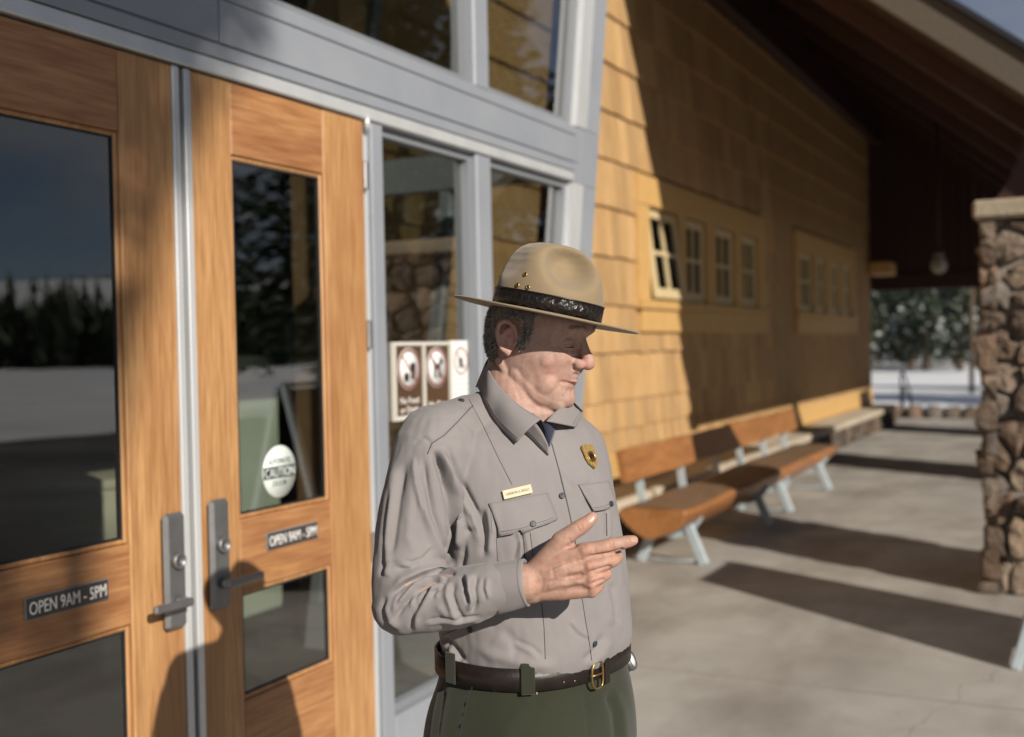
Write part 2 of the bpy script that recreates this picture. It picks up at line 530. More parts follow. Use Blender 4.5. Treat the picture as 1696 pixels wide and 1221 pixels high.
# shingles: the largest in view are pieces of their own, the rest one joined piece
def shingle_mesh(name, w, h, seed):
    r = random.Random(seed)
    mb = MB()
    n = 3
    vs = []
    t0, t1 = .034, .004
    for k in range(n + 1):
        y = -w / 2 + w * k / n
        dz = r.uniform(-.004, .004)
        tt = t0 + r.uniform(-.002, .003)
        vs += [(0, y, dz), (tt, y, dz), (t1, y, h), (0, y, h)]
    fs = []
    for k in range(n):
        a, b = k * 4, k * 4 + 4
        fs += [(a, b, b + 1, a + 1), (a + 1, b + 1, b + 2, a + 2), (a + 2, b + 2, b + 3, a + 3), (a + 3, b + 3, b, a)]
    fs += [(0, 1, 2, 3), (n * 4 + 3, n * 4 + 2, n * 4 + 1, n * 4)]
    mb.add(vs, fs)
    return mb
SH_W = (.13, .17, .20, .24, .28)
sh_variants = {}
for w in SH_W:
    for s in range(2):
        sh_variants[(w, s)] = shingle_mesh('shingle', w, .47, int(w * 1000) + s).mesh('shingle', M_SHINGLE)
comb_variants = [shingle_mesh('shingle', w, .24, 900 + i).mesh('shingle', M_SHINGLE) for i, w in enumerate((.055, .07, .085))]
COMB_W = (.055, .07, .085)
spots = []
rows = [(.86 if k == 0 else .69 + .43 * k) for k in range(0, 14)]
rr = random.Random(11)
for k, z in enumerate(rows):
    u = 5.3 + rr.uniform(0, .2)
    while u < 22.7:
        w = rr.choice(SH_W)
        spots.append((u + w / 2, z + rr.uniform(-.006, .006), w, rr.randrange(2), .0 + .0012 * (k % 3)))
        u += w + rr.uniform(.001, .003)
u = 5.3
comb = []
while u < 22.8:
    i = rr.randrange(3)
    comb.append((u + COMB_W[i] / 2, .64 + rr.uniform(-.012, .012), i))
    u += COMB_W[i] + .006
def covered(u, z, w, h):
    for a, b in WIN:
        if u - w / 2 > a + .03 and u + w / 2 < b - .03 and z > 1.80 and z + .43 < 3.2: return True
        # nothing may hang in the openings
        if u + w / 2 > a + .25 and u - w / 2 < b - .33 and z < Z_SASH1 and z + h > Z_SASH0: return True
    return False
spots = [s for s in spots if not covered(s[0], s[1], s[2], .47)]
vis = [s for s in spots if s[0] > 8.9 and s[1] < 4.9 - .0 * s[0]]
vis.sort(key=lambda s: s[0])
near = set(vis[:250])
rest = MB()
def raw_add(dst, me, loc):
    base = len(dst.v)
    dst.v += [(v.co.x + loc[0], v.co.y + loc[1], v.co.z + loc[2]) for v in me.vertices]
    dst.f += [tuple(i + base for i in p.vertices) for p in me.polygons]
    dst.smooth += [False] * len(me.polygons)
for s in spots:
    me = sh_variants[(s[2], s[3])]
    loc = (WALL_V + s[4], s[0], s[1])
    if s in near:
        o = link_mesh('shingle', me, wall)
        o.location = ROOTM[B.name].inverted() @ Vector(loc)
    else:
        raw_add(rest, me, loc)
nearc = [c for c in comb if 9.2 < c[0] < 12.9][:46]
for c in comb:
    loc = (WALL_V + .012, c[0], c[1])
    if c in nearc:
        o = link_mesh('shingle', comb_variants[c[2]], wall)
        o.location = ROOTM[B.name].inverted() @ Vector(loc)
    else:
        raw_add(rest, comb_variants[c[2]], loc)
tag(obj('shingle_field', rest, M_SHINGLE, wall), kind='stuff')

# yellow base trim above the ledge
mb = MB()
for a, b in ((5.3, 9.2), (9.204, 13.4), (13.404, 17.6), (17.604, 22.9)):
    mb.uvz(a, b, -1.498, -1.452, .385, .655, .004)
obj('base_trim', mb, M_TRIM, B)

# window rows
def window_row(ua, ub, open_first):
    L = ub - ua
    f = lambda t: ua + t * L
    obj('head_trim', MB().uvz(ua, ub, -1.498, -1.432, 2.95, 3.23, .004), M_TRIM, B)
    obj('apron', MB().uvz(ua + .04, ub + .05, -1.498, -1.435, 1.74, 1.955, .004), M_TRIM, B)
    obj('window_sill', MB().uvz(ua - .02, ub + .06, -1.53, -1.405, 1.958, 2.045, .004), M_TRIM, B)
    # four openings, with mullion boards between
    ops = ((.060, .252), (.300, .458), (.530, .700), (.762, .925))
    edges = [0.0] + [e for o in ops for e in o] + [1.0]
    for k in range(0, len(edges), 2):
        obj('mullion', MB().uvz(f(edges[k]), f(edges[k + 1]), -1.66, -1.438, 2.047, 2.948, .004), M_TRIM, B)
    for k, (a, b) in enumerate(ops):
        a, b = f(a) + .012, f(b) - .012
        z0, z1 = 2.06, 2.935
        st = .085
        vv0, vv1 = -1.525, -1.485
        hinge = Vector((vv1, 0, z1))
        ang = math.radians(7) if (open_first and k == 0) else 0.0
        R = Matrix.Translation(hinge) @ Matrix.Rotation(-ang, 4, 'Y') @ Matrix.Translation(-hinge)
        def rot(m):
            if ang: m.v = [tuple(R @ Vector(p)) for p in m.v]
            return m
        m = MB()
        m.uvz(a, a + st, vv0, vv1, z0, z1, .004); m.uvz(b - st, b, vv0, vv1, z0, z1, .004)
        m.uvz(a + st, b - st, vv0, vv1, z0, z0 + .10, .004); m.uvz(a + st, b - st, vv0, vv1, z1 - .085, z1, .004)
        so = obj('window_sash', rot(m), M_SASH, B)
        if ang: so['label'] = 'window sash swung open at its bottom'
        c = (a + b) / 2; zc = (z0 + z1) / 2 + .01
        m = MB()
        m.uvz(c - .022, c + .022, vv0 + .004, vv1 - .003, z0 + .10, z1 - .085)
        m.uvz(a + st, c - .022, vv0 + .004, vv1 - .005, zc - .02, zc + .02); m.uvz(c + .022, b - st, vv0 + .004, vv1 - .005, zc - .02, zc + .02)
        obj('muntin', rot(m), M_SASH, so)
        for (p, q) in ((a + st, c - .022), (c + .022, b - st)):
            for (r_, s_) in ((z0 + .10, zc - .02), (zc + .02, z1 - .085)):
                obj('pane', rot(MB().uvz(p, q, vv0 + .014, vv0 + .020, r_, s_)), M_GLASS2, so)
window_row(*WIN[0], True)
window_row(*WIN[1], False)

# stone ledge along the foot of the wall
def stone_mesh(seed):
    r = random.Random(seed)
    bm = bmesh.new()
    bmesh.ops.create_cube(bm, size=2)
    bmesh.ops.subdivide_edges(bm, edges=bm.edges, cuts=3, use_grid_fill=True)
    off = Vector((r.uniform(0, 50), r.uniform(0, 50), r.uniform(0, 50)))
    chops = [(Vector((r.uniform(-1, 1), r.uniform(-1, 1), r.uniform(-1, 1))).normalized(), r.uniform(.72, .98)) for _ in range(7)]
    for v in bm.verts:
        p = v.co.copy()
        q = 4.5
        q = 3.2
        nrm = (abs(p.x) ** q + abs(p.y) ** q + abs(p.z) ** q) ** (1 / q)
        p = p / nrm
        p *= 1.06 + .18 * mnoise.noise(p * 1.1 + off) + .07 * mnoise.noise(p * 3 + off)
        for pn, pd in chops:
            k = p.dot(pn) - pd
            if k > 0: p -= pn * (k * .9)
        v.co = p
    me = bpy.data.meshes.new('stone')
    bm.to_mesh(me); bm.free()
    me.polygons.foreach_set('use_smooth', [True] * len(me.polygons))
    me.materials.append(M_STONE)
    return me
STONES = [stone_mesh(40 + i) for i in range(14)]
def stone(parent, c, half, rz=0.0, rnd=RND):
    o = link_mesh('stone', rnd.choice(STONES), parent)
    o.location = ROOTM[parent.name].inverted() @ Vector(c)
    o.scale = half
    o.rotation_euler = (rnd.uniform(-.2, .2), rnd.uniform(-.2, .2), rz + rnd.uniform(-.12, .12))
    return o
ledge = obj('ledge', MB().uvz(5.6, 22.95, -1.498, -1.10, 0, .29), M_MORTAR, B)
rr = random.Random(5)
u = 7.6
while u < 22.9:
    w = rr.uniform(.2, .42)
    if rr.random() < .55:
        stone(ledge, (-1.10, u + w / 2, .15), (.07, w / 2 * 1.02, .145), 0, rr)
    else:
        stone(ledge, (-1.10, u + w / 2, .07), (.07, w / 2 * 1.02, .075), 0, rr)
        stone(ledge, (-1.10, u + w / 2 + .03, .215), (.065, w / 2 * 1.0, .075), 0, rr)
    u += w + .01
for v in (-1.2, -1.35):
    stone(ledge, (v, 22.97, .14), (.09, .06, .14), 0, rr)
u = 5.6
while u < 22.9:
    w = min(rr.uniform(.75, 1.15), 23.0 - u)
    obj('capstone', MB().uvz(u, u + w - .008, -1.452, -1.0, .292, .38 + rr.uniform(-.004, .004), .012), M_CAP, ledge)
    u += w

# porch roof: one slope falling away from the wall
RU0, RU1 = 9.43, 24.8
def rz_(v): return 6.2 - .8 * (v + 1.5)
def roof_quad(u0, u1, va, vb, t0, t1):
    """slab following the slope between va and vb, from t0 to t1 above the underside"""
    m = MB()
    pts = [W(u0, va, rz_(va) + t0), W(u0, vb, rz_(vb) + t0), W(u0, vb, rz_(vb) + t1), W(u0, va, rz_(va) + t1)]
    return m.prism(pts, (0, u1 - u0, 0))
EAVE_V = 2.48
# soffit boards
k, v = 0, -1.5
roof = obj('porch_roof', roof_quad(RU0 + .02, RU1, -1.5, EAVE_V, .03, .24), M_DARKMETAL, B)
while v < EAVE_V - .02:
    v2 = min(v + .145, EAVE_V)
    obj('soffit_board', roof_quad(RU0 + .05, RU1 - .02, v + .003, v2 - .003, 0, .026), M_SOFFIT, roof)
    v = v2
for u in np.arange(RU0 + 1.1, RU1, 2.1):
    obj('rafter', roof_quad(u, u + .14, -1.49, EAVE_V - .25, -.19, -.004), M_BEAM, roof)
obj('barge_board', roof_quad(RU0 - .06, RU0 + .045, -1.7, EAVE_V, -.06, .27), M_BARGE, roof)
obj('drip_edge', roof_quad(RU0 - .11, RU0 + .3, -1.7, EAVE_V + .04, .275, .33), M_DARKMETAL, roof)
obj('main_roof', MB().prism([W(-5, -1.45, 7.2), W(-5, -8.2, 11.2), W(-5, -8.2, 11.5), W(-5, -1.45, 7.5)], (0, 29, 0)), M_DARKMETAL, B)
# eave beam on the pillars, far gable beam and its boarding
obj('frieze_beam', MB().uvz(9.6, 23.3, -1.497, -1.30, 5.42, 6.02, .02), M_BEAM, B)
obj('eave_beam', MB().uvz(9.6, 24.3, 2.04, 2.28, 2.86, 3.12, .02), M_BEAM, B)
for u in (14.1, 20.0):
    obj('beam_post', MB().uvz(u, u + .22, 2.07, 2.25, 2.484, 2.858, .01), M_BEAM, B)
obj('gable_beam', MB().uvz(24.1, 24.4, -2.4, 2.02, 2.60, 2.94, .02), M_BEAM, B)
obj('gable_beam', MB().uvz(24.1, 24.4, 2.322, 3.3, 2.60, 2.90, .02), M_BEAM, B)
gb = MB()
infill = None
v = -2.3
while v < 3.0:
    zt = rz_(v + .15) - .01
    if zt > 2.96:
        o = obj('gable_board', MB().prism([W(24.2, v, 2.942), W(24.2, v + .196, 2.942), W(24.2, v + .196, max(2.95, rz_(max(v + .196, -1.5)) - .01)), W(24.2, v, max(2.95, rz_(max(v, -1.5)) - .01))], (0, .04, 0)), M_BEAM, B)
    v += .2
# beam end at the corner of the wall
obj('beam_end', MB().uvz(22.6, 23.3, -1.45, -1.05, 2.86, 3.1, .02), M_TRIM, B)
# curved brace over the near pillar
br = MB()
pts = []
for i in range(9):
    t = i / 8
    pts.append(W(9.8, 1.62 + .45 * t ** .7 - .0, 2.55 + 1.0 * t - .12 * math.sin(math.pi * t)))
for i in range(8):
    br.bar(pts[i], pts[i + 1], .16, .16, (0, 1, 0))
obj('brace', br, M_BEAM, B)

# ------------------------------------------------------------------ stone pillars
def pillar(u0, label):
    a, H = 0.88, 2.36
    v0 = 1.745
    t = thing('stone_pillar', label, 'pillar', (v0 + a / 2, u0 + a / 2, 0), 0, 'stone pillars carrying the porch roof')
    ci = .05
    obj('mortar_core', MB().uvz(u0 + ci, u0 + a - ci, v0 + ci, v0 + a - ci, 0, H - .002), M_MORTAR, t)
    r = random.Random(23)
    e = .035
    for face in range(4):
        seeds = []
        z = 0.0; row = 0
        while z < H:
            h = r.uniform(.12, .25)
            s = -e - r.uniform(0, .15)
            while s < a + e:
                w = r.uniform(.13, .36)
                seeds.append((s + w / 2 + r.uniform(-.03, .03), z + h / 2 + r.uniform(-.05, .05)))
                s += w
            z += h; row += 1
        for k, sd in enumerate(seeds):
            poly = [(-e, 0), (a + e, 0), (a + e, H), (-e, H)]
            for q, od in enumerate(seeds):
                if q == k: continue
                nx, ny = od[0] - sd[0], od[1] - sd[1]
                L2 = math.hypot(nx, ny)
                if L2 > .9: continue
                nx /= L2; ny /= L2
                lim = (sd[0] + od[0]) / 2 * nx + (sd[1] + od[1]) / 2 * ny - .010
                out = []
                for t_ in range(len(poly)):
                    A_, B_ = poly[t_], poly[(t_ + 1) % len(poly)]
                    da, db = A_[0] * nx + A_[1] * ny - lim, B_[0] * nx + B_[1] * ny - lim
                    if da <= 0: out.append(A_)
                    if da * db < 0:
                        f_ = da / (da - db); out.append((A_[0] + (B_[0] - A_[0]) * f_, A_[1] + (B_[1] - A_[1]) * f_))
                poly = out
                if len(poly) < 3: break
            if len(poly) < 3: continue
            cx = sum(p_[0] for p_ in poly) / len(poly); cy = sum(p_[1] for p_ in poly) / len(poly)
            area = abs(sum(poly[t_][0] * poly[(t_ + 1) % len(poly)][1] - poly[(t_ + 1) % len(poly)][0] * poly[t_][1] for t_ in range(len(poly)))) / 2
            if area < .006: continue
            # outline with extra points, slightly rounded
            ol = []
            for t_ in range(len(poly)):
                A_, B_ = poly[t_], poly[(t_ + 1) % len(poly)]
                for f_ in (.14, .5, .86):
                    wob = r.uniform(-.008, .008)
                    ol.append((A_[0] + (B_[0] - A_[0]) * f_ + wob, A_[1] + (B_[1] - A_[1]) * f_ + r.uniform(-.008, .008)))
            dep = r.uniform(.035, .115); off = r.uniform(0, 90)
            def P3(s_, z_, d_):
                z_ = min(max(z_, .002), H - .004)
                if face == 0: return W(u0 + ci - d_, v0 + s_, z_)
                if face == 1: return W(u0 + s_, v0 + ci - d_, z_)
                if face == 2: return W(u0 + a - ci + d_, v0 + s_, z_)
                return W(u0 + s_, v0 + a - ci + d_, z_)
            n_ = len(ol); vs, fs = [], []
            tx, ty = r.uniform(-.4, .4), r.uniform(-.4, .4)
            for sc, dd in ((1.0, -.01), (1.0, dep * .45), (.90, dep * .82), (.58, dep)):
                for p_ in ol:
                    q_ = (cx + (p_[0] - cx) * sc, cy + (p_[1] - cy) * sc)
                    d_ = dd + (.030 * mnoise.noise((q_[0] * 14 + off, q_[1] * 14, face)) + tx * (q_[0] - cx) + ty * (q_[1] - cy) if dd > 0 else 0)
                    vs.append(P3(q_[0], q_[1], max(d_, -.01)))
            vs.append(P3(cx, cy, dep + .02 * mnoise.noise((cx * 9 + off, cy * 9, face))))
            for ring_ in range(3):
                for t_ in range(n_):
                    t2 = (t_ + 1) % n_
                    fs.append((ring_ * n_ + t_, ring_ * n_ + t2, (ring_ + 1) * n_ + t2, (ring_ + 1) * n_ + t_))
            for t_ in range(n_): fs.append((3 * n_ + t_, 3 * n_ + (t_ + 1) % n_, 4 * n_))
            obj('stone', MB().add(vs, fs, False), M_STONE, t)
    obj('pillar_cap', MB().uvz(u0 - .07, u0 + a + .07, v0 - .07, v0 + a + .07, H, H + .12, .02), M_PCAP, t)
    return t
p1 = pillar(7.80, 'nearest stone pillar, large rounded brown stones under a pale flat cap')
p2 = copy_tree(p1); p2.location.y += 5.9; p2['label'] = 'second stone pillar of the porch, standing behind the nearest one'
p3 = copy_tree(p1); p3.location.y += 11.8; p3['label'] = 'farthest stone pillar at the end of the porch'

# ------------------------------------------------------------------ the grey glazed entrance
POST = lambda z: 4.83 + .2 * z      # inner edge of the leaning end post
HD0, HD1 = 2.452, 2.735
Z_TOP = 4.3
FV = -.11
def leaning(u_in, du, v0, v1, z0, z1):
    """upright piece leaning with the end post"""
    m = MB()
    return m.prism([W(u_in(z0), v0, z0), W(u_in(z0) + du, v0, z0), W(u_in(z1) + du, v0, z1), W(u_in(z1), v0, z1)], (v1 - v0, 0, 0))
SF = obj('storefront_frame', MB().uvz(-2.0, 5.12 + .2 * HD0, FV, .0, HD0 + .05, HD1 - .05, .003), M_GREY, B)
# header: lower bar, recess and upper lip
obj('header_bar', MB().uvz(-2.0, POST(2.5) , FV, .014, HD0, HD0 + .046, .004), M_ALU, SF)
obj('header_bar', MB().uvz(-2.0, POST(2.56), .001, .016, HD0 + .05, HD0 + .092, .003), M_GREY, SF)
obj('header_bar', MB().uvz(-2.0, POST(2.7), FV, .012, HD1 - .048, HD1, .004), M_GREY, SF)
obj('header_panel', MB().uvz(-2.0, 2.70, .001, .010, HD0 + .10, HD1 - .051, .002), M_GREY, SF)
obj('header_panel', MB().uvz(2.706, POST(2.65) + .05, .001, .010, HD0 + .10, HD1 - .051, .002), M_GREY, SF)
# jamb beside the right door: pale strip and grey post
obj('jamb_strip', MB().uvz(3.478, 3.515, FV, -.012, 0, HD0 - .002, .003), M_ALU, SF)
obj('jamb', MB().uvz(3.517, 3.592, FV, .004, 0, HD0 - .002, .004), M_GREY, SF)
def pane_unit(u0, u1, z0, z1, lean=False, d=.032):
    """glass set back behind stops"""
    ri = (lambda z: POST(z)) if lean else (lambda z: u1)
    fr = MB()
    for a, b in ((u0, u0 + d),):
        fr.uvz(a, b, -.085, -.022, z0, z1)
    fr.prism([W(ri(z0) - d, -.085, z0), W(ri(z0), -.085, z0), W(ri(z1), -.085, z1), W(ri(z1) - d, -.085, z1)], (.063, 0, 0))
    for a, b in ((z0, z0 + d), (z1 - d, z1)):
        fr.prism([W(u0 + d, -.084, a), W(ri(a) - d, -.084, a), W(ri(b) - d, -.084, b), W(u0 + d, -.084, b)], (.061, 0, 0))
    f = obj('glazing_stop', fr, M_STOP, SF)
    g = MB().prism([W(u0 + .01, -.062, z0 + .01), W(ri(z0) - .01, -.062, z0 + .01), W(ri(z1) - .01, -.062, z1 - .01), W(u0 + .01, -.062, z1 - .01)], (.008, 0, 0))
    obj('glass_pane', g, M_GLASS, SF)
pane_unit(3.594, 4.318, .25, HD0 - .002)
pane_unit(4.452, POST(1), .25, HD0 - .002, True)
obj('mullion', MB().uvz(4.32, 4.45, FV, .004, .25, HD0 - .002, .006), M_GREY, SF)
obj('mullion', MB().uvz(4.32, 4.45, FV, .004, HD1 + .002, Z_TOP, .006), M_GREY, SF)
obj('mullion', MB().uvz(2.48, 2.60, FV, .004, HD1 + .002, Z_TOP, .006), M_GREY, SF)
obj('mullion', MB().uvz(.6, .72, FV, .004, HD1 + .002, Z_TOP, .006), M_GREY, SF)
pane_unit(2.602, 4.318, HD1 + .002, Z_TOP)
pane_unit(.722, 2.478, HD1 + .002, Z_TOP)
pane_unit(-1.9, .598, HD1 + .002, Z_TOP)
pane_unit(4.452, POST(1), HD1 + .002, Z_TOP, True)
obj('sill_panel', MB().uvz(3.594, POST(.0) + .05, FV, .006, 0, .248, .004), M_GREY, SF)
# end post: inner strip coloured paler for the sun it catches, grey corner trim, both leaning outward
for za, zb in ((0, 1.2), (1.203, HD0 - .01), (HD0 - .007, HD1), (HD1 + .003, Z_TOP + .2)):
    m = MB()
    if za == HD0 - .007:
        obj('post_strip', leaning(POST, .135, FV, .006, za, zb), M_GREY, SF)
    else:
        obj('post_strip', leaning(POST, .135, FV, .012, za, zb), M_ALU, SF)
    obj('corner_post', leaning(lambda z: POST(z) + .138, .17, -.16, .008, za, zb), M_GREY, SF)
# leaning glazed side of the entrance, back to the shingled wall
for zc in (.12, 2.6, 4.2):
    hh = .12 if zc < 1 else .1
    obj('side_rail', MB().prism([W(POST(zc - hh) + .18, -.162, zc - hh), W(POST(zc - hh) + .29, -.162, zc - hh), W(POST(zc + hh) + .29, -.162, zc + hh), W(POST(zc + hh) + .18, -.162, zc + hh)], (-1.335, 0, 0)), M_GREY, SF)
for (a, b) in ((.245, 2.495), (2.705, 4.095)):
    obj('glass_pane', MB().prism([W(POST(a) + .23, -.165, a), W(POST(a) + .238, -.165, a), W(POST(b) + .238, -.165, b), W(POST(b) + .23, -.165, b)], (-1.33, 0, 0)), M_GLASS, SF)
    for vv in (-.20, -.82, -1.44):
        obj('side_post', MB().prism([W(POST(a) + .19, vv, a), W(POST(a) + .28, vv, a), W(POST(b) + .28, vv, b), W(POST(b) + .19, vv, b)], (-.06, 0, 0)), M_GREY, SF)
obj('entrance_roof', MB().uvz(-4, 5.95, -1.5, .15, Z_TOP + .12, Z_TOP + .32, .01), M_DARKMETAL, B)

# ------------------------------------------------------------------ the doors
DT = 2.445
def door_leaf(u0, u1, stile_l, stile_r, hinge_right):
    V0, V1 = -.045, .0
    zs = (.012, .545, .885, 1.105, 2.225, DT)
    a, b = u0 + stile_l, u1 - stile_r
    d = obj('door', MB().uvz(u0, a, V0, V1, zs[0], DT, .004), M_DOOR_V, B)       # the latch or hinge stile carries the rest
    obj('door_stile', MB().uvz(b, u1, V0, V1, zs[0], DT, .004), M_DOOR_V, d)
    for z0, z1 in ((zs[0], zs[1]), (zs[2], zs[3]), (zs[4], zs[5])):
        obj('door_rail', MB().uvz(a + .001, b - .001, V0, V1 - .0015, z0, z1, .004), M_DOOR_H, d)
    for z0, z1 in ((zs[1], zs[2]), (zs[3], zs[4])):
        m = MB(); e = .014
        m.uvz(a, a + e, V0 + .008, V1 - .009, z0, z1, .005); m.uvz(b - e, b, V0 + .008, V1 - .009, z0, z1, .005)
        m.uvz(a + e, b - e, V0 + .008, V1 - .009, z0, z0 + e, .005); m.uvz(a + e, b - e, V0 + .008, V1 - .009, z1 - e, z1, .005)
        obj('glazing_bead', m, M_DOOR_V, d)
        obj('glass_pane', MB().uvz(a + .004, b - .004, -.027, -.019, z0 + .004, z1 - .004), M_GLASS, d)
        m = MB(); e2 = .019
        m.uvz(a + e, a + e2, -.030, -.014, z0 + e, z1 - e); m.uvz(b - e2, b - e, -.030, -.014, z0 + e, z1 - e)
        m.uvz(a + e2, b - e2, -.030, -.014, z0 + e, z0 + e2); m.uvz(a + e2, b - e2, -.030, -.014, z1 - e2, z1 - e)
        obj('glass_gasket', m, M_GASKET, d)
    return d
dl = door_leaf(1.585, 2.503, .20, .200, False)
dr = door_leaf(2.578, 3.470, .178, .243, True)
dl['label'] = 'left door leaf of orange wood with two glass lights'
dr['label'] = 'right door leaf with caution sticker on its glass'
obj('edge_strip', MB().uvz(2.5035, 2.531, -.045, .006, .012, DT, .003), M_ALU, dl)
obj('edge_strip', MB().uvz(2.551, 2.5775, -.045, .006, .012, DT, .003), M_ALU, dr)
obj('edge_seal', MB().uvz(2.533, 2.549, -.045, -.012, .012, DT), M_GASKET, dr)
obj('door', MB().uvz(.62, 1.575, -.045, 0, .012, DT, .004), M_DOOR_V, B)
# lever sets
def lever_set(d, uc, zc, direction):
    m = MB().uvz(uc - .042, uc + .042, .0005, .026, zc - .165, zc + .165, .014)
    pl = obj('handle_plate', m, M_HANDLE, d)
    m = MB().lathe(W(uc, .026, zc + .03), (1, 0, 0), (0, 0, 1), [(.024, 0), (.024, .012), (.019, .016), (.018, .012), (.008, .012), (.007, .010)], 18)
    obj('lock_cylinder', m, M_HANDLE, d)
    zl = zc - .085
    m = MB().tube([W(uc, .02, zl), W(uc, .060, zl)], [.017, .014], 14)
    m.bar(W(uc - .018 * direction, .064, zl), W(uc + .135 * direction, .066, zl + .004), .018, .024, (0, 0, 1), .006)
    obj('lever', m, M_HANDLE, d)
lever_set(dl, 2.452, 1.005, -1)
lever_set(dr, 2.640, 1.020, 1)
for zc in (.905, 1.675, 2.25):
    obj('hinge', MB().uvz(3.463, 3.486, -.02, .012, zc - .052, zc + .052, .005), M_HANDLE, dr)
m = MB().tube([W(3.487, .006, 2.415), W(3.487, .006, 2.468)], .012, 12)
obj('pivot', m, M_ALU, dr)
# ------------------------------------------------------------------ inside the lobby
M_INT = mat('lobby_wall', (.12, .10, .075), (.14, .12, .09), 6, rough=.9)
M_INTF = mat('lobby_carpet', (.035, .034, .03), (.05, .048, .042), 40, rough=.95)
mb = MB()
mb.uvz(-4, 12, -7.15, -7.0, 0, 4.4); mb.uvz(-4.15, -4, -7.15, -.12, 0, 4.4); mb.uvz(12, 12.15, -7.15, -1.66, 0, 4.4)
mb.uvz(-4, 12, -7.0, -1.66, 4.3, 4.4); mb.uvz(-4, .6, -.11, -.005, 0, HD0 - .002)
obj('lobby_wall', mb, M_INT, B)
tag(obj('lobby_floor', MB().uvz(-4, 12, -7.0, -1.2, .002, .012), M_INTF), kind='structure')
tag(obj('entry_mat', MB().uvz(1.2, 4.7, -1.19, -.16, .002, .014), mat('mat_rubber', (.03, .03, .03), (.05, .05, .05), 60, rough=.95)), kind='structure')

M_CREAM = mat('cream_laminate', (.52, .50, .40), rough=.5)
M_MINT = mat('mint_panel', (.34, .42, .40), (.42, .50, .47), 3, rough=.6)
M_PALE = mat('pale_sign', (.62, .66, .50), rough=.6)
M_INK = mat('dark_ink', (.02, .02, .022), rough=.6)
M_WHITE = mat('white_print', (.80, .80, .78), rough=.55)
c = W(4.05, -2.1, 0)
t = thing('counter', 'round cream counter with a dark base behind the left door glass', 'counter', c)
obj('base', MB().lathe(c, (0, 0, 1), (1, 0, 0), [(.36, 0), (.36, .70)], 32), M_GASKET, t)
obj('drum', MB().lathe(c, (0, 0, 1), (1, 0, 0), [(.44, .71), (.46, .72), (.46, .98), (.44, .99), (.455, 1.0), (.455, 1.04), (.43, 1.05)], 40), M_CREAM, t)
o = thing('display_panel', 'mint green display panel standing behind the right door glass', 'panel', W(5.15, -1.9, 0))
obj('board', MB().bar(W(4.98, -1.90, .765), W(5.32, -1.90, .765), .03, 1.25, (0, 0, 1), .004), M_MINT, o)
m = MB()
for k in range(9):
    uu = 5.0 + k * .038
    m.uvz(uu, uu + .006, -1.884, -1.876, .16, 1.37)
obj('slat', m, M_PALE, o)
obj('foot', MB().uvz(4.9, 5.4, -2.1, -1.7, .013, .13, .01), M_GASKET, o)
o = thing('direction_sign', 'pale green sign with a dark arrow above the mint panel', 'sign', W(5.1, -1.9, 1.44))
obj('board', MB().uvz(4.96, 5.26, -1.92, -1.90, 1.45, 1.60, .004), M_PALE, o)
m = MB().uvz(5.02, 5.14, -1.899, -1.896, 1.515, 1.535)
m.prism([W(5.14, -1.899, 1.49), W(5.20, -1.899, 1.525), W(5.14, -1.899, 1.56)], (.003, 0, 0))
obj('arrow', m, M_INK, o)
obj('sign_post', MB().uvz(5.09, 5.11, -1.945, -1.925, .013, 1.60), M_GASKET, o)

# unseen board added out front, cut to shade the upper left of the doors
M_SHADE_BOARD = mat('shade_board_wood', (.16, .09, .045), (.20, .12, .06), 4, (12, 1, 12), rough=.7)
GD = 6.2
def gp(u, z): return W(u - .62 * GD, GD, z + .574 * GD)
poly = [gp(2.62, 2.9), gp(2.47, 2.68), gp(2.10, 2.07), gp(1.80, 1.07), gp(1.70, .5), gp(-2.5, .5), gp(-2.5, 4.2), gp(3.3, 4.2)]
obj('door_shade_board', MB().prism(poly, (.16, 0, 0)), M_SHADE_BOARD, B)

